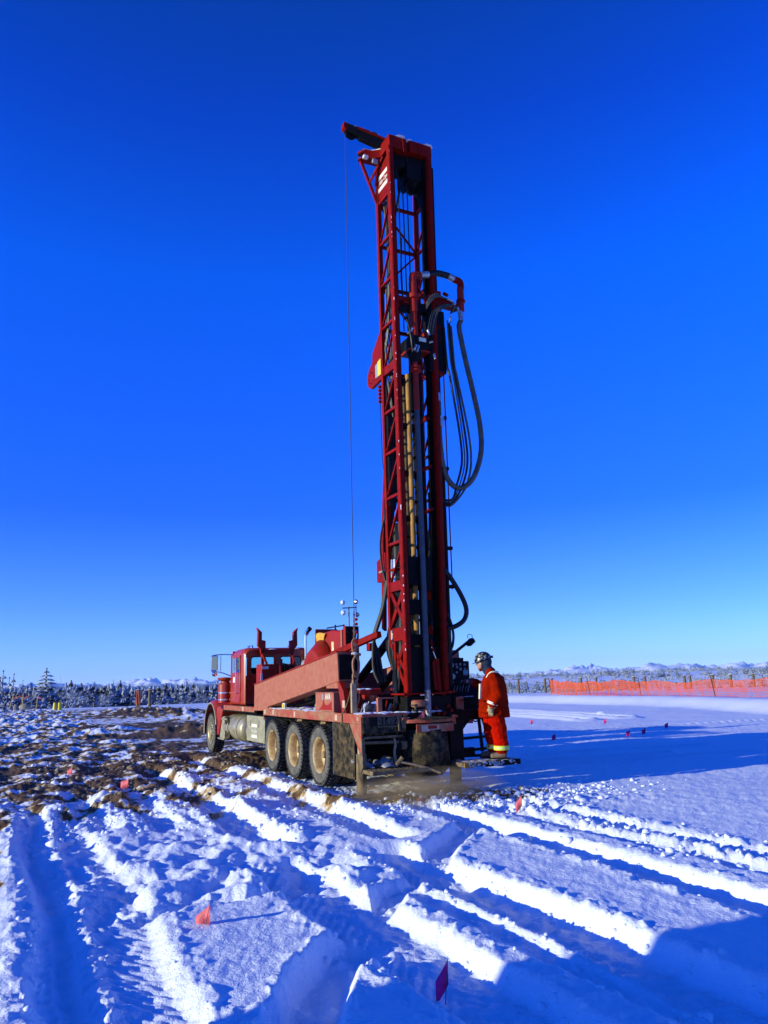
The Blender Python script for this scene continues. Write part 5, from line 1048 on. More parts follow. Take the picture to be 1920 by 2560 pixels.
pipe('elbow', 'red', [(-1.98, 0, 9.20), (-1.98, 0, 9.33), (-1.98, -.04, 9.38), (-1.98, -.17, 9.41)], .07, hd, n=12)
pipe('hose_coupling', 'steel', [(-1.98, -.17, 9.41), (-1.98, -.34, 9.46)], .073, hd, smooth=False, n=14); pipe('air_hose_arch', 'hose', [(-1.98, -.34, 9.46), (-1.98, -.52, 9.53), (-1.98, -.70, 9.54), (-1.98, -.80, 9.53)], .062, hd, n=12)
pipe('hose_coupling', 'steel', [(-1.98, -.80, 9.53), (-1.98, -.92, 9.49)], .068, hd, smooth=False, n=14); pipe('elbow', 'mastred', [(-1.98, -.92, 9.49), (-1.98, -1.03, 9.47), (-1.98, -1.07, 9.42), (-1.98, -1.07, 9.30)], .068, hd, n=12)
pipe('riser_pipe', 'red', [(-1.98, -1.06, 9.32), (-1.98, -1.05, 8.82)], .068, hd, smooth=False, n=14); MB().lathe([(.07, 9.0), (.09, 9.02), (.09, 9.06), (.07, 9.08)], (-1.98, -1.055, 0), n=14).build('pipe_collar', 'mastred', hd); pipe('hose_coupling', 'steel', [(-1.98, -1.045, 8.80), (-1.98, -1.04, 8.62)], .058, hd, smooth=False, n=14)
prism('carriage_arm', 'mastred', [(-.30, 9.02), (-.48, 9.10), (-.80, 8.98), (-1.0, 8.94), (-1.0, 8.86), (-.30, 8.90)], 'x', -2.02, -1.84, hd); prism('carriage_arm', 'mastred', [(-.30, 9.22), (-.44, 9.26), (-.80, 9.12), (-.80, 9.06), (-.30, 9.14)], 'x', -1.84, -1.62, hd); pipe('cross_pin', 'mastred', [(-1.95, -.70, 9.15), (-1.9, -.80, 9.16)], .035, hd, smooth=False)
box('side_guide', 'mastred', ((-1.98, .12, 8.70), (-1.85, .34, 8.80)), ((-1.98, .08, 8.66), (-1.78, .34, 8.9)), parent=hd); MB().cyl((-1.95, .22, 8.80), (-1.95, .1, 8.80), .05, None, 10).build('guide_roller', 'mastred', hd)
bars('guide_block', 'black', [((-1.9, -.42, 8.75), (-1.9, .3, 8.72))], .16, hd); box('feed_housing', 'black', ((-2.0, -.66, 7.46), (-1.72, -.30, 8.74)), bevel=.03, parent=hd, label='long dark feed motor housing on the right of the mast')
box('housing_strip', 'mastred', ((-2.004, -.42, 7.46), (-2.001, -.40, 8.7)), bevel=0, parent=hd)
# big hose loop and companions
pipe('main_air_hose', 'mudhose', [(-1.98, -1.04, 8.64), (-1.98, -.99, 8.45), (-2.0, -1.08, 7.82), (-2.0, -1.22, 7.15), (-2.0, -1.33, 6.5), (-2.0, -1.31, 5.95), (-2.0, -1.10, 5.45), (-1.98, -.82, 5.25), (-1.97, -.60, 5.38), (-1.96, -.49, 5.70), (-1.95, -.46, 6.2), (-1.95, -.455, 6.9)], .050, mast, n=12, k=8)
pipe('hose_coupling', 'steel', [(-1.95, -.455, 6.9), (-1.95, -.455, 7.06)], .055, mast, smooth=False, n=12); pipe('stand_pipe', 'black', [(-1.95, -.455, 7.05), (-1.95, -.455, 7.46)], .05, mast, smooth=False, n=12); pipe('stand_pipe', 'black', [(-1.93, -.50, 5.9), (-1.93, -.47, 1.7)], .045, mast, smooth=False, n=12)
pipe('hose_coupling', 'steel', [(-1.98, -.50, 6.40), (-1.98, -.50, 6.60)], .05, mast, smooth=False, n=10)
for k, (yt, zt, ym, zb, m_) in enumerate([(-.62, 8.40, -.84, 5.02, 'hose'), (-.70, 8.55, -.90, 5.0, 'mudhose'), (-.74, 8.5, -.96, 4.96, 'hose'), (-.78, 8.45, -1.04, 4.92, 'mudhose')]):
    pipe('hydraulic_hose', m_, [(-2.02, yt, zt), (-2.04, yt-.02, zt-.8), (-2.05, yt-.06, 7.4), (-2.03, ym, 6.35), (-2.02, ym-.03, 5.75), (-2.0, ym+.10, 5.28), (-1.98, -.66, zb+.02), (-1.96, -.50, zb-.01), (-1.95, -.40, zb+.05), (-1.94, -.38, zb-.4)], .021 if k != 1 else .014, mast, n=8, k=7)
for k in range(5):
    pipe('hydraulic_hose', 'mudhose' if k % 2 else 'hose', [(-2.03, -.98+.05*k, 8.82-.03*k), (-2.10, -.80, 8.86), (-2.12, -.56+.02*k, 8.80-.03*k), (-2.10, -.34-.02*k, 8.62-.02*k), (-2.08, -.26-.03*k, 8.35), (-2.05, -.24-.03*k, 8.18)], .016, mast, n=7)
for k in range(3): pipe('hydraulic_hose', 'mudhose', [(-2.03, -.60-.08*k, 9.0), (-2.1, -.45, 9.02-.03*k), (-2.1, -.30, 8.92-.05*k), (-2.08, -.22, 8.78-.05*k)], .015, mast, n=7)
for (y, z, dy, dz) in ((-.86, 8.90, .10, -.05), (-.92, 8.84, -.02, -.12), (-.80, 8.95, .12, .02), (-.98, 8.78, 0, -.1), (-.75, 8.62, .02, -.12), (-.26, 8.14, .03, .1), (-.32, 8.02, .06, -.02), (.08, 7.78, -.05, .12), (.02, 7.76, -.04, .13), (.12, 8.16, .08, -.06), (-.34, 7.78, -.02, -.1), (.10, 8.22, .05, -.08)):
    pipe('hose_fitting', 'steel', [(-2.08, y, z), (-2.08, y+dy, z+dz)], .022, mast, smooth=False, n=8)
for k in range(2): pipe('hydraulic_hose', 'hose', [(-2.06, .10-.05*k, 7.76), (-2.10, .14-.05*k, 7.95), (-2.08, .16-.02*k, 8.2), (-2.0, .18, 8.5), (-1.9, .2, 9.2), (-1.85, .14, 10.2)], .014, mast, n=6)
for k in range(3): pipe('pull_cable', 'hose', [(-1.75, .12-.10*k, 11.6), (-1.75, .10-.09*k, 8.3)], .012, mast, smooth=False, n=5)
# small fixtures: thin rod with brackets on the right, wiring on the left
pipe('guide_rod', 'mastred', [(-1.98, -.60, 9.1), (-1.98, -.565, 3.38)], .013, mast, smooth=False, n=6)
for z in (9.12, 8.38, 7.46, 6.58, 5.60, 4.93, 4.12, 3.43): box('rod_bracket', 'black' if z < 7.4 else 'mastred', ((-2.0, -.60, z-.03), (-1.92, -.44, z+.03)), bevel=0, parent=mast)
for z in (6.55, 5.62, 4.82): bars('rod_arm', 'mastred', [((-1.9, -.30, z+.02), (-1.7, -.08, z-.06))], .06, mast)
pipe('white_float', 'white', [(-1.75, YL-.05, 9.42), (-1.75, YL-.05, 9.64)], .028, mast, smooth=False, n=10)
for k in range(3): pipe('wire_rope', 'hose', [(-1.62-.08*k, YL-.04, 11.1), (-1.66-.05*k, YL-.05, 9.3), (-1.6-.05*k, YL-.04, 8.5)], .009, mast, n=5)
for k in range(3): pipe('control_hose', 'hose' if k else 'mudhose', [(-1.62+.03*k, YL-.05, 9.3), (-1.55+.02*k, YL-.04, 8.4), (-1.45+.04*k, YL-.02, 7.9), (-1.5-.03*k, YL-.04, 7.1), (-1.62, YL-.05, 6.6)], .016, mast, n=6)
# hose bundle inside the mast
for k in range(9):
    x0 = -1.40-.010*(k % 2); y0 = .21+.019*k; xo = .06*(k-4)
    pipe('hose_bundle_line', 'mudhose' if k in (2, 6) else 'hose', [(x0, y0, 7.3), (x0, y0, 5.2), (x0+.04, y0+.05, 4.8), (-1.36+.35*xo, .30, 4.2), (-1.30+.3*xo, .34, 3.7), (-1.36+xo*.5, .30, 3.0), (-1.34+xo*.7, .36, 2.4), (-1.36+xo, .42-.03*k, 1.9), (-1.45+xo, .45-.04*k, 1.45)], .026, mast, n=7, k=5)
for k in range(3):
    pipe('corrugated_hose', 'hose', [(-1.40, .33, 4.1), (-1.33+.03*k, .38, 3.6), (-1.22+.03*k, .44, 3.1), (-1.08+.02*k, .56, 2.6), (-1.05, .58-.05*k, 2.3), (-1.12, .60-.07*k, 2.0), (-1.2, .55-.06*k, 1.8)], .034, mast, n=8)
pipe('control_hose', 'hose', [(-1.40, .34, 5.1), (-1.32, .40, 4.8), (-1.22, .46, 4.35), (-1.24, .46, 3.9), (-1.3, .42, 3.6)], .02, mast)
for k in range(4): pipe('hose_union', 'steel', [(-1.52+.07*k, .33+.02*(k % 2), 3.62), (-1.53+.07*k, .33+.02*(k % 2), 3.95)], .030, mast, smooth=False, n=9)
box('junction_block', 'black', ((-1.9, -.15, 3.45), (-1.62, .28, 3.95)), parent=mast); box('union_bracket', 'mastred', ((-1.62, .30, 3.74), (-1.26, .40, 3.78)), parent=mast)
for k in range(4): pipe('service_hose', 'hose' if k % 2 else 'mudhose', [(-1.44-.03*k, .30-.02*k, 11.4), (-1.47-.03*k, .26, 10.0), (-1.43-.04*k, .31-.03*k, 8.9), (-1.46-.03*k, .28, 7.4)], .015, mast, n=6)
for k in range(5): pipe('service_hose', 'hose' if k % 3 else 'mudhose', [(-1.50-.06*k, .30, 4.6), (-1.52-.05*k, .32-.02*k, 3.8), (-1.46-.06*k, .30, 3.1), (-1.5-.05*k, .33, 2.4), (-1.44-.06*k, .38, 1.9), (-1.5-.03*k, .42, 1.4)], .024, mast, n=7)
for k in range(6): pipe('service_hose', 'hose', [(-1.78-.02*k, -.28+.02*k, 5.0-.3*k), (-1.84, -.24+.03*k, 3.9-.1*k), (-1.80, -.30+.02*k, 3.0), (-1.86, -.22-.02*k, 2.1), (-1.9, -.3, 1.5)], .022, mast, n=7)
# rod carousel plates and dark backing
for z in (7.30, 6.42, 5.52, 4.68, 3.84, 3.02): box('rod_rack_plate', 'black', ((-1.78, -.20, z-.035), (-1.50, .33, z+.035)), bevel=0, parent=mast)
box('rod_rack_box', 'black', ((-1.86, -.32, 2.95), (-1.52, .34, 3.20)), ((-1.86, -.32, 2.42), (-1.52, .34, 2.60)), bevel=0, parent=mast)
box('feed_channel', 'black', ((-1.78, -.20, 2.2), (-1.64, -.06, 8.9)), bevel=.004, parent=mast, label='dark feed channel running up inside the mast'); box('rack_backing', 'black', ((-1.50, -.12, 2.3), (-1.47, .22, 7.35)), bevel=0, parent=mast); pipe('feed_cylinder', 'black', [(-1.6, -.26, 1.7), (-1.6, -.26, 7.4)], .06, mast, smooth=False, n=12)
box('lower_housing', 'black', ((-1.9, -.30, 1.62), (-1.5, .32, 2.38)), bevel=.01, parent=mast); bars('lower_guide', 'black', [((-1.86, -.40, 2.4), (-1.7, -.36, 5.2))], .08, mast)
for a, z in ((0, 3.35), (1, 2.75)): bars('right_cross_plate', 'mastred', [((-1.92, -.12, z), (-1.6, -.34, z-.5))], .06, mast)
cw = MB().lathe([(.15, 1.38), (.17, 1.40), (.17, 1.48), (.15, 1.50)], (-1.88, .17, 0), n=18).build('clamp_collar', 'deck', rig); bars('breakout_table', 'mud', [((-2.02, .36, 1.42), (-2.02, -.02, 1.42)), ((-2.02, .34, 1.34), (-2.02, .06, 1.34)), ((-2.02, .28, 1.32), (-2.02, .28, 1.44))], .02); box('breakout_body', 'black', ((-1.95, -.45, 1.22), (-1.4, .40, 1.56)))
for y, z in ((-.17, 1.26), (-.27, 1.25), (-.12, 1.35), (-.36, 1.38), (-.42, 1.31)): box('red_fitting', 'mastred', ((-2.02, y-.03, z-.03), (-1.96, y+.03, z+.03)), bevel=.012)
# right: cylinder, hose loops
pipe('lift_cylinder', 'mastred', [(-1.93, -.24, 1.62), (-1.93, -.20, 2.18)], .055, mast, smooth=False, n=12); pipe('cylinder_rod', 'chrome', [(-1.93, -.20, 2.18), (-1.9, -.12, 2.42)], .014, mast, smooth=False); bars('clevis', 'mastred', [((-1.95, -.12, 2.38), (-1.95, -.10, 2.50)), ((-1.95, -.14, 2.30), (-1.95, -.13, 2.36))], .03, mast)
bars('side_cover', 'mastred', [((-1.9, -.17, 2.14), (-1.9, -.20, 1.66))], .12, mast)
pipe('return_hose', 'hose', [(-1.98, -.42, 3.72), (-2.0, -.55, 3.55), (-2.0, -.74, 3.25), (-2.0, -.82, 3.02), (-2.0, -.76, 2.84), (-2.0, -.58, 2.73), (-1.98, -.42, 2.70)], .043, mast, n=12, k=8)
pipe('return_hose', 'hose', [(-1.97, -.44, 2.95), (-1.98, -.50, 2.8), (-1.98, -.54, 2.6), (-1.98, -.52, 2.42), (-1.96, -.46, 2.25), (-1.94, -.46, 2.05)], .024, mast, n=8); pipe('return_hose', 'hose', [(-1.97, -.42, 2.8), (-1.98, -.45, 2.6), (-1.97, -.45, 2.35), (-1.95, -.43, 2.1)], .024, mast, n=8)
# --- control console
cs_ = box('control_console', 'black', ((-1.52, -1.12, 1.72), (-1.30, -.50, 2.14)), bevel=.01, label='dark control console with round gauges beside the worker'); prism('console_slope', 'black', [(-1.52, 1.72), (-1.70, 1.50), (-1.70, 1.46), (-1.2, 1.46), (-1.2, 1.72)], 'y', -1.28, -.52, cs_)
box('console_shelf', 'black', ((-1.72, -1.28, 1.14), (-1.2, -.5, 1.50)), bevel=.01, parent=cs_); box('console_top', 'black', ((-1.5, -1.02, 2.14), (-1.35, -.62, 2.20)), parent=cs_)
mb = MB()
for k in range(22): mb.ball((-1.66+random.uniform(-.03, .05), -.75-random.uniform(0, .3), 1.515), .03, 7, 4, (1, 1.5, .3)); mb.ball((-1.45, -.55-random.uniform(0, .25), 2.145), .022, 7, 4, (1.4, 1.4, .4))
mb.build('console_snow', sn, cs_, kind='stuff')
for (zu, zv, r_, m_) in [(1030, 525, .048, 'dial'), (1100, 523, .04, 'black'), (1133, 517, .02, 'yellow'), (1162, 518, .022, 'dial'), (1195, 520, .022, 'dial'), (1138, 538, .024, 'white'), (1163, 553, .026, 'dial'), (1196, 553, .022, 'dial'), (1134, 578, .022, 'white'), (1055, 608, .03, 'dial'), (1103, 607, .05, 'dial')]:
    y = -.50-(zu-1010)/215*.60; z = 2.145-(zv-492)/150*.36
    gz = MB().lathe([(r_, 0), (r_, .014), (r_*.82, .016), (r_*.8, .008)], (-1.522, y, z), (-1, 0, 0), 16).build('gauge_bezel', 'steel' if r_ > .045 else 'grey', cs_); MB().lathe([(r_*.8, .007), (0, .007)], (-1.522, y, z), (-1,0,0), 14).build('gauge_face', m_ if m_ != 'dial' else 'dial', cs_)
    if r_ > .028: bars('gauge_needle', 'black', [((-1.531, y, z), (-1.531, y+r_*.4, z+r_*.4))], .005, cs_)
box('display', mat('lcd_screen', (.12, .28, .34), .3), ((-1.53, -1.08, 1.90), (-1.522, -.98, 1.98)), bevel=0, parent=cs_); box('label_strip', 'grey', ((-1.526, -1.02, 1.76), (-1.522, -.93, 1.80)), ((-1.526, -.78, 1.77), (-1.522, -.64, 1.785)), bevel=0, parent=cs_)
text_mesh('panel_print', 'o O o', .03, frame_mtx((-1.5235, -1.02, 1.885), (0, -1, 0), (0, 0, 1)), 'grey', cs_)
for k in range(6): pipe('control_lever', 'steel', [(-1.62, -.70-.06*k, 1.60), (-1.68, -.70-.06*k, 1.70+.02*(k % 2))], .008, cs_, smooth=False, n=5); MB().ball((-1.68, -.70-.06*k, 1.715+.02*(k % 2)), .016, 7, 5).build('lever_knob', 'black', cs_)
rx = box('red_junction_box', 'deck', ((-1.80, -.80, 1.27), (-1.72, -.64, 1.52)), bevel=.008); text_mesh('lettering', 'ON', .06, frame_mtx((-1.803, -.75, 1.46), (0, -1, 0), (0, 0, 1)), 'black', rx)
box('sign_plate', 'label', ((-1.76, -.83, 1.145), (-1.755, -.70, 1.21)), bevel=0); sgp = box('sign_plate', mat('faded_pink_sign', (.42, .12, .12), .6), ((-1.78, -.98, 1.06), (-1.775, -.72, 1.125)), bevel=0); text_mesh('sign_print', 'WARNING', .035, frame_mtx((-1.782, -.85, 1.093), (0, -1, 0), (0, 0, 1)), 'pinkwrite', sgp)
pipe('gauge_pipe', 'wire', [(-1.45, -.52, 2.16), (-1.45, -.52, 2.36), (-1.45, -.66, 2.36), (-1.45, -.66, 2.20)], .010, cs_, smooth=False); MB().lathe([(.06, 0), (.06, .05), (.05, .052)], (-1.46, -.70, 2.22), (-1, 0, 0), 18).build('top_gauge', 'grey', cs_); MB().lathe([(.05, 0), (0, 0)], (-1.513, -.70, 2.22), (-1, 0, 0), 18).build('top_gauge_face', 'dial', cs_)
la = bars('lamp_arm', 'black', [((-1.45, -.78, 2.24), (-1.45, -1.17, 2.49))], .045); lh = MB(); lh.box((-.07, -.055, -.04), (.07, .09, .035)); lh.xf(Matrix.Translation((-1.45, -1.22, 2.50)) @ Matrix.Rotation(R(-38), 4, 'X')); lh.build('lamp_head', 'black', la, bevel=.012)
gl_ = MB(); gl_.box((-.072, -.045, -.052), (.06, .085, -.041)); gl_.xf(Matrix.Translation((-1.45, -1.22, 2.50)) @ Matrix.Rotation(R(-38), 4, 'X')); gl_.build('lamp_glass', 'grey', la); pipe('carry_ring', 'wire', [(-1.45, -1.17, 2.55), (-1.45, -1.16, 2.60), (-1.45, -1.21, 2.625), (-1.45, -1.26, 2.60), (-1.45, -1.25, 2.55)], .006, la)
# operator frame below the console and the fold out platform
bars('platform_arm', 'black', [((-1.75, -.62, .45), (-2.45, -.55, .44)), ((-1.75, -1.30, .46), (-2.45, -1.25, .44)), ((-1.72, -1.38, .60), (-1.75, -1.30, .46))], .05); of = bars('platform_frame', 'black', [((-1.62, -1.27, 1.14), (-1.72, -1.40, .56)), ((-1.62, -1.20, 1.14), (-1.66, -1.22, .56)), ((-1.70, -.62, .80), (-1.70, -1.36, .82)), ((-1.72, -.60, .60), (-1.72, -1.42, .62)), ((-1.72, -.60, .52), (-1.72, -1.35, .50))], .045); bars('lower_beam', 'black', [((-1.78, -.55, .58), (-1.78, -.95, .60)), ((-1.74, -.55, .64), (-1.74, -.80, .60))], .12); pipe('cable_loop', 'hose', [(-1.6, -1.05, 1.14), (-1.6, -1.12, 1.08), (-1.6, -1.2, 1.09), (-1.6, -1.24, 1.14)], .012)
pf = box('platform', 'plank', ((-2.50, -1.42, .42), (-2.02, -.32, .488)), bevel=.006, label='fold out plank platform the worker stands on'); box('platform_edge', 'black', ((-2.515, -1.42, .405), (-2.502, -.72, .493)), parent=pf, bevel=.002); box('yellow_block', 'rod', ((-2.518, -.48, .407), (-2.502, -.32, .488)), parent=pf, bevel=.004)
mb = MB()
for k in range(80): mb.ball((random.uniform(-2.48, -2.05), random.uniform(-1.4, -.45), .490), random.uniform(.02, .05), 6, 4, (1, 1.6, .2))
for k in range(40): mb.ball((-2.518, random.uniform(-1.35, -.40), random.uniform(.415, .485)), random.uniform(.008, .022), 6, 4, (.4, 1.4, 1))
mb.build('platform_snow', mat('dirty_snow', (.6, .58, .56), .8, 0, (.3, .24, .16), .4, 12), pf, kind='stuff')
for k in range(6): pipe('under_hose', 'hose', [(-1.75, -.45-.1*k, 1.16), (-1.8, -.5-.08*k, 1.0+.03*k), (-1.78, -.55, .75)], .018, n=6)
box('right_deck_edge', 'black', ((-1.98, -1.24, 1.13), (-1.9, -.45, 1.30)))

# ------------------------------------------------------------------ drill rods, drill pipe and loose things on the rig
def rigthing(name, label, cat): return thing(name, label, cat, (O[0], O[1], 0), HD)
for y, xr_, m_, lb, z1 in ((.085, -1.60, 'rod2', 'olive brown drill rod racked in the mast, nearest the left chord', 7.38), (.075, -1.78, 'rod', 'yellow brown drill rod racked in the mast, beside the grey drill pipe', 7.42)):
    rt = rigthing('drill_rod', lb, 'drill rod')
    pipe('rod_tube', m_, [(xr_, y, 2.12), (xr_, y, z1)], .048, rt, smooth=False, n=16)
    for z in (7.2, 5.95, 4.9, 3.7, 2.35): MB().lathe([(.048, z), (.053, z+.01), (.053, z+.05), (.048, z+.06)], (xr_, y, 0), n=16).build('rod_joint', m_, rt)
for k, z in enumerate((6.95, 6.1, 5.2, 4.35, 3.45, 2.8)):
    bars('rod_clip', 'black', [((-1.58, .15, z-.02), (-1.85, .03, z+.05))], .035, mast)
rt = rigthing('drill_pipe', 'long grey steel drill pipe hanging down the front of the mast to the ground table', 'drill pipe')
pipe('pipe_tube', 'pipe', [(-1.985, .02, 1.66), (-1.955, .0, 6.66)], .050, rt, smooth=False, n=18); pipe('pipe_sleeve', 'pipelight', [(-1.99, .02, 1.20), (-1.985, .02, 1.66)], .054, rt, smooth=False, n=18)
# sledge hammer left across the step
rt = rigthing('sledge_hammer', 'hammer with a long pale wooden handle lying across the rear step', 'hammer')
pipe('handle', 'wood', [(-2.22, .70, .56), (-2.30, .35, .47), (-2.38, .06, .36)], .019, rt, n=8); MB().cyl((-2.18, .74, .51), (-2.24, .66, .63), .035, .035, 8).build('hammer_head', 'mud', rt, bevel=.004)
rt = rigthing('shovel', 'muddy shovel blade lying on the slush behind the hammer', 'shovel')
mb = MB()
for i_ in range(6):
    u_ = i_/5; mb.v += [(-2.0-.05*math.sin(u_*3), .95-.22*u_, .50+.05*math.sin(u_*PI)), (-2.12, .93-.24*u_, .475+.02*math.sin(u_*PI))]
mb.f = [(2*i_, 2*i_+1, 2*i_+3, 2*i_+2) for i_ in range(5)]; o = mb.build('blade', 'grey', rt); md = o.modifiers.new('s', 'SOLIDIFY'); md.thickness = .006; pipe('shovel_shaft', 'wood', [(-2.02, .78, .52), (-1.75, .55, .60)], .016, rt, smooth=False)
# pink rag on the ring table, yellow tarp on the housing
mb = MB(); mb.v = [(-2.18, .36, 1.20), (-2.17, .24, 1.205), (-2.14, .22, 1.30), (-2.13, .17, 1.36), (-2.15, .26, 1.24), (-2.20, .20, 1.20)]; mb.f = [(0, 1, 2), (0, 2, 4), (2, 3, 4), (1, 5, 2), (5, 3, 2)]
o = mb.build('flagging_rag', 'pink'); o.location = (O[0], O[1], 0); o.rotation_euler = (0, 0, HD); md = o.modifiers.new('s', 'SOLIDIFY'); md.thickness = .004; tag(o, 'small pink rag standing up on the red ring table by the drill pipe', 'rag')
mb = MB(); nx, nz = 10, 8
for i_ in range(nx+1):
    for j_ in range(nz+1):
        u_, v_ = i_/nx, j_/nz; x = 3.27-(.62-.30*v_)*u_; z = 2.955-.46*v_*(1-.25*u_)-.02*u_ + .0*v_
        mb.v.append((x + .01*math.sin(v_*9+u_*4), .018+.02*abs(math.sin(u_*7+v_*5))+.01*math.sin(v_*11), z-.05*(1-v_)*abs(u_-.4)))
mb.f = [(i_*(nz+1)+j_, (i_+1)*(nz+1)+j_, (i_+1)*(nz+1)+j_+1, i_*(nz+1)+j_+1) for i_ in range(nx) for j_ in range(nz)]
o = mb.build('yellow_tarp', 'tarp'); o.location = (O[0], O[1], 0); o.rotation_euler = (0, 0, HD); md = o.modifiers.new('s', 'SOLIDIFY'); md.thickness = .006; tag(o, 'small yellow tarp draped over the corner of the red compressor housing', 'tarp')
mb = MB().box((-.03, -.05, -.03), (.03, .05, .03)); o = mb.build('pink_flag_scrap', 'pink', bevel=.01); fs2 = O+F2*-2.6+L2*.55; o.location = (fs2[0], fs2[1], gh(*fs2)+.03); o.rotation_euler = (.2, .3, HD); tag(o, 'scrap of pink flag half buried in the mud below the drill', 'flag scrap')

# ------------------------------------------------------------------ the worker (x forward, y to his left, z up)
wp_ = rw(-2.25, -1.13, .492)
per = thing('person', 'worker in red winter coveralls and dark hard hat standing on the plank platform', 'person', wp_, math.atan2(.22, -.975))
per.scale = (.97, .97, .97)
fold = bpy.data.textures.new('cloth_folds', 'CLOUDS'); fold.noise_scale = .09; fold.noise_depth = 2
def organic(mb, name, m, vox, par=per, disp=0, smooth=4):
    o = mb.build(name, m, par, ang=180)
    md = o.modifiers.new('union', 'REMESH'); md.mode = 'VOXEL'; md.voxel_size = vox; md.use_smooth_shade = True
    md = o.modifiers.new('smooth', 'SMOOTH'); md.iterations = smooth; md.factor = .5
    if disp: md = o.modifiers.new('folds', 'DISPLACE'); md.texture = fold; md.strength = disp; md.mid_level = .5
    return o
def loft(mb, rings, n=24):
    """rings of (x, y, z, half depth, half width)"""
    for cx, cy, cz, a, b_ in rings:
        for j_ in range(n): t_ = 2*PI*j_/n; mb.v.append((cx+a*math.cos(t_), cy+b_*math.sin(t_), cz))
    o0 = len(mb.v)-n*len(rings)
    for k in range(len(rings)-1): mb.f += [(o0+k*n+j_, o0+k*n+(j_+1) % n, o0+(k+1)*n+(j_+1) % n, o0+(k+1)*n+j_) for j_ in range(n)]
    mb.f += [tuple(o0+j_ for j_ in range(n))[::-1], tuple(o0+n*(len(rings)-1)+j_ for j_ in range(n))]
    return mb
def limb(mb, pts, rs):
    P_ = catmull(pts, 4); k = len(pts); R_ = [float(np.interp(i_/(len(P_)-1)*(k-1), range(k), rs)) for i_ in range(len(P_))]
    mb.tube(P_, R_, 14); mb.ball(P_[0], R_[0], 12, 8); mb.ball(P_[-1], R_[-1], 12, 8); return mb
# body: one continuous figure under the clothes
mb = MB(); loft(mb, [(.0, 0, .80, .12, .16), (0, 0, 1.0, .11, .15), (0, 0, 1.25, .12, .18), (.01, 0, 1.40, .10, .17), (.04, 0, 1.47, .06, .07)])
limb(mb, [(.03, 0, 1.44), (.09, 0, 1.52), (.15, 0, 1.60)], [.06, .055, .06])
mb.ball((.175, 0, 1.645), .1, 14, 10, (.98, .80, 1.18)); mb.ball((.235, 0, 1.565), .045, 10, 8, (.8, .9, .9)); mb.ball((.262, 0, 1.63), .026, 8, 6, (.9, .6, 1.3)); mb.ball((.285, 0, 1.615), .014, 8, 6); mb.ball((.26, 0, 1.583), .016, 8, 6, (.6, 1.3, .5)); mb.ball((.17, .082, 1.63), .022, 8, 6, (.8, .4, 1.2)); mb.ball((.17, -.082, 1.63), .022, 8, 6, (.8, .4, 1.2))
limb(mb, [(-.0, .17, 1.38), (-.05, .26, 1.12), (.01, .27, .92), (.03, .27, .82)], [.06, .05, .04, .035]); limb(mb, [(.0, -.17, 1.38), (.18, -.25, 1.26), (.40, -.22, 1.32), (.48, -.2, 1.33)], [.06, .05, .04, .035])
limb(mb, [(-.02, .09, .85), (-.07, .11, .48), (-.10, .11, .08)], [.10, .07, .05]); limb(mb, [(.02, -.09, .85), (.07, -.11, .48), (.06, -.11, .08)], [.10, .07, .05])
organic(mb, 'body', 'skin', .011, smooth=2)
mb = MB(); loft(mb, [(.015, 0, .70, .275, .27), (.012, 0, .73, .28, .275), (.01, 0, .90, .262, .27), (.0, 0, 1.10, .24, .265), (-.005, 0, 1.28, .22, .27), (-.012, 0, 1.38, .185, .25), (.0, 0, 1.44, .13, .18), (.035, 0, 1.48, .10, .12), (.06, 0, 1.55, .095, .10)])
limb(mb, [(-.02, .18, 1.37), (-.07, .27, 1.22), (-.09, .31, 1.07), (-.03, .31, .98), (.01, .30, .92)], [.105, .10, .092, .085, .08]); limb(mb, [(.0, -.18, 1.37), (.12, -.27, 1.27), (.22, -.29, 1.23), (.34, -.25, 1.29), (.38, -.24, 1.31)], [.10, .095, .09, .08, .075])
jk = organic(mb, 'jacket', 'coat', .012, disp=.035, smooth=2)
mb = MB(); mb.lathe([(.089, -.022), (.093, -.02), (.093, .022), (.089, .024)], (.0, .302, .955), (.35, -.05, -1), 20, True); mb.build('cuff_band', 'band', jk)
mb = MB(); v0 = [(.195, .17, 1.28), (.225, .13, 1.28), (.245, .13, 1.02), (.218, .18, 1.02)]; mb.v = [(a+.012, b_+.012, c) for a, b_, c in v0] + [(a-.02, b_-.02, c) for a, b_, c in v0]; mb.f = [(0, 1, 2, 3), (7, 6, 5, 4), (0, 4, 5, 1), (1, 5, 6, 2), (2, 6, 7, 3), (3, 7, 4, 0)]; mb.build('chest_band', 'band', jk)
sb = [(-.11, .14, 1.475), (-.05, .185, 1.482), (.01, .20, 1.472), (.06, .19, 1.43), (.09, .18, 1.38)]
MB().tube(catmull(sb, 4), .018, 6).build('shoulder_band', 'band', jk); mb = MB(); mb.box((.10, .272, .78), (.22, .285, .80)); mb.box((.16, .235, .98), (.21, .262, 1.0)); mb.build('pocket_flap', 'coat', jk)
mb = MB(); limb(mb, [(-.02, .10, .82), (-.04, .12, .62), (-.075, .125, .42), (-.095, .125, .26), (-.095, .125, .195)], [.155, .150, .135, .125, .125]); limb(mb, [(.06, -.10, .82), (.10, -.12, .62), (.095, -.12, .42), (.07, -.12, .26), (.075, -.12, .185)], [.14, .135, .12, .11, .11])
tr = organic(mb, 'trousers', 'pants', .012, disp=.035, smooth=2)
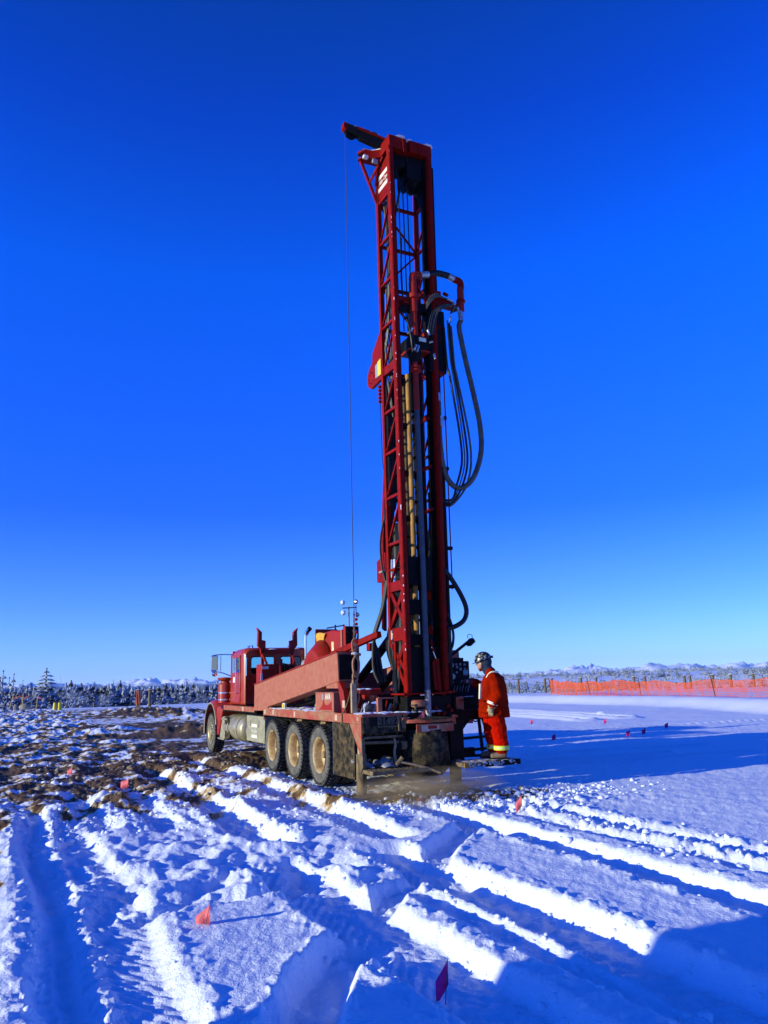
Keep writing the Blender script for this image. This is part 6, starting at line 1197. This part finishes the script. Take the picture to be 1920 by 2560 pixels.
for (x, y, rr2) in ((-.095, .125, .131), (.07, -.12, .116)): MB().lathe([(rr2-.004, .155), (rr2+.004, .157), (rr2+.004, .228), (rr2-.004, .23)], (x, y, 0), n=28, closed=True).build('ankle_band', 'lime', tr); MB().lathe([(rr2+.003, .186), (rr2+.007, .187), (rr2+.007, .199), (rr2+.003, .2)], (x, y, 0), n=28, closed=True).build('silver_strip', 'band', tr)
for nm, x0, y0 in (('boot', -.10, .125), ('boot', .10, -.12)):
    mb = MB(); mb.tube([(x0-.07, y0, .07), (x0+.0, y0, .075), (x0+.10, y0, .06), (x0+.17, y0, .05), (x0+.20, y0, .045)], [.05, .062, .056, .05, .032], 12); mb.cyl((x0-.02, y0, .06), (x0-.03, y0, .17), .062, .07, 12); o = organic(mb, nm, 'boot', .009, smooth=2)
    pr = [(x0-.125, y0-.04), (x0-.09, y0-.055), (x0+.08, y0-.06), (x0+.18, y0-.05), (x0+.22, y0), (x0+.18, y0+.05), (x0+.08, y0+.06), (x0-.09, y0+.055), (x0-.125, y0+.04)]; MB().prism(pr, 'z', .0, .024).build('sole', 'black', o)
def glove(p, dirv, palmn, curl, m_, name):
    """palm, four bent fingers of different length and a thumb from the side of the palm"""
    d = Vector(dirv).normalized(); nrm = Vector(palmn).normalized(); s_ = d.cross(nrm).normalized(); p = Vector(p); mb = MB()
    mb.tube([p-d*.03, p+d*.02, p+d*.055, p+d*.09], [.036, .040, .042, .034], 10)
    for k, (off, L_) in enumerate(((-.033, .068), (-.011, .080), (.011, .076), (.033, .060))):
        b0 = p+d*.08+s_*off; a = b0+d*L_*.45+nrm*curl*L_*.15; c = a+d*L_*.32+nrm*curl*L_*.42; e = c+d*L_*.12+nrm*curl*L_*.36; mb.tube([b0-d*.03, b0, a, c, e], [.013, .0135, .0125, .012, .009], 8); mb.ball(e, .0095, 6, 5)
    t0 = p+d*.015-s_*.034; t1 = t0-s_*.028+d*.03+nrm*.015; t2 = t1+d*.035+nrm*.018*curl-s_*.004; mb.tube([t0, t1, t2], [.017, .015, .011], 8); mb.ball(t2, .011, 6, 5)
    return organic(mb, name, m_, .0062, smooth=1)
gl1 = glove((.028, .30, .875), (.14, -.02, -1), (-.2, -1, 0), .8, 'glove', 'glove'); MB().lathe([(.062, 0), (.068, .02), (.066, .05), (.058, .06)], (.022, .30, .868), (-.14, .02, 1), 16).build('glove_cuff', 'wood', gl1)
gl2 = glove((.48, -.215, 1.335), (1, .08, -.05), (.0, .1, -1), .9, 'cuff', 'glove'); MB().tube([(.38, -.24, 1.31), (.43, -.228, 1.325), (.48, -.216, 1.335)], [.066, .060, .046], 14).build('glove_cuff', 'cuff', gl2)
# head gear: hood, glasses, helmet with stickers
mb = MB(); mb.ball((.115, 0, 1.66), .116, 16, 10, (1.0, .94, 1.12)); limb(mb, [(.05, 0, 1.48), (.10, 0, 1.55)], [.10, .095]); mb.tube([(.16, .075, 1.64), (.17, .070, 1.57), (.17, .05, 1.52)], .026, 8); mb.tube([(.16, -.075, 1.64), (.17, -.070, 1.57), (.17, -.05, 1.52)], .026, 8)
organic(mb, 'hood_liner', 'hood', .010, smooth=1); mb = MB(); mb.tube([(.15, .1, 1.665), (.235, .085, 1.665), (.272, .045, 1.662), (.278, 0, 1.66), (.272, -.045, 1.662), (.235, -.085, 1.665), (.15, -.1, 1.665)], [.008, .012, .022, .012, .022, .012, .008], 8); mb.build('safety_glasses', 'black', per)
MB().tube([(.19, -.04, 1.53), (.215, 0, 1.52), (.19, .04, 1.53)], .028, 8).build('red_neck_warmer', 'coat', per)
tl = Matrix.Translation((.155, 0, 1.70)) @ Matrix.Rotation(R(14), 4, 'Y')
mb = MB(); pr = [(.0, .140)] + [(.137*math.sin(R(a)), .142*math.cos(R(a))) for a in range(12, 91, 13)] + [(.137, -.0), (.142, -.012)]
mb.lathe([(a, b_) for a, b_ in pr], (0, 0, 0), n=28, cap=False); mb.v = [(v[0]*1.12, v[1]*.94, v[2]) for v in mb.v]
vis = [(.09, -.10), (.15, -.095), (.19, -.06), (.205, 0), (.19, .06), (.15, .095), (.09, .10)]; mb.prism(vis, 'z', -.02, -.012); mb.box((-.15, -.02, -.015), (-.19, .02, .03)); mb.xf(tl)
hl = mb.build('hard_hat', 'helmet', per, ang=50); md = hl.modifiers.new('s', 'SOLIDIFY'); md.thickness = .004
mb = MB()
for az_, el_, s_ in ((75, 30, .030), (100, 45, .026), (60, 52, .024), (40, 25, .02), (120, 22, .022), (88, 12, .02), (20, 40, .024)):
    c = Vector((math.cos(R(az_))*math.cos(R(el_))*.157, math.sin(R(az_))*math.cos(R(el_))*.134, math.sin(R(el_))*.146)); nn = c.normalized(); a = nn.orthogonal().normalized(); b_ = nn.cross(a)
    mb.add([tl @ (c+a*s_), tl @ (c+b_*s_*.8), tl @ (c-a*s_), tl @ (c-b_*s_*.8)], [(0, 1, 2, 3)])
mb.build('helmet_stickers', mat('worn_stickers', (.40, .36, .26), .4, 0, (.10, .10, .08), .45, 60), hl)
# ------------------------------------------------------------------ drill dust
dp = rw(-2.55, .35, .16); dm_ = bpy.data.materials.new('drill_dust'); dm_.use_nodes = True; t = dm_.node_tree; t.nodes.clear()
ou = N(t, 'ShaderNodeOutputMaterial'); pv = N(t, 'ShaderNodeVolumePrincipled'); t.links.new(pv.outputs[0], ou.inputs['Volume']); pv.inputs['Color'].default_value = (.62, .46, .24, 1)
tc_ = N(t, 'ShaderNodeTexCoord'); ln = N(t, 'ShaderNodeVectorMath', operation='LENGTH'); t.links.new(tc_.outputs['Object'], ln.inputs[0]); mr1 = N(t, 'ShaderNodeMapRange'); mr1.inputs[1].default_value = 1.0; mr1.inputs[2].default_value = .25; mr1.inputs[3].default_value = 0; mr1.inputs[4].default_value = 1; t.links.new(ln.outputs['Value'], mr1.inputs[0])
nz_ = N(t, 'ShaderNodeTexNoise'); nz_.inputs['Scale'].default_value = 2.2; nz_.inputs['Detail'].default_value = 3; t.links.new(tc_.outputs['Object'], nz_.inputs['Vector'])
mr2 = N(t, 'ShaderNodeMapRange'); mr2.inputs[1].default_value = .38; mr2.inputs[2].default_value = .62; t.links.new(nz_.outputs['Fac'], mr2.inputs[0])
m1_ = N(t, 'ShaderNodeMath', operation='MULTIPLY'); t.links.new(mr1.outputs[0], m1_.inputs[0]); t.links.new(mr2.outputs[0], m1_.inputs[1]); m2_ = N(t, 'ShaderNodeMath', operation='MULTIPLY'); m2_.inputs[1].default_value = 3.6; t.links.new(m1_.outputs[0], m2_.inputs[0]); t.links.new(m2_.outputs[0], pv.inputs['Density'])
o = MB().ball((0,0,0), 1, 20, 12).build('dust_cloud', dm_); o.location = dp; o.scale = (1.4, .7, .34); o.rotation_euler = (0, 0, HD+PI/2); o['kind'] = 'stuff'; o['label'] = 'low brown cloud of drilling dust under the rear of the rig'
# ------------------------------------------------------------------ haze
hm = bpy.data.materials.new('haze_air'); hm.use_nodes = True; t = hm.node_tree; t.nodes.clear(); ou = N(t, 'ShaderNodeOutputMaterial'); pv = N(t, 'ShaderNodeVolumePrincipled')
pv.inputs['Color'].default_value = (.45, .72, 1.0, 1); pv.inputs['Density'].default_value = .00005; t.links.new(pv.outputs[0], ou.inputs['Volume'])
o = MB().box((-9400, -9400, -110), (9400, 9400, 190)).build('haze', hm); o['kind'] = 'stuff'
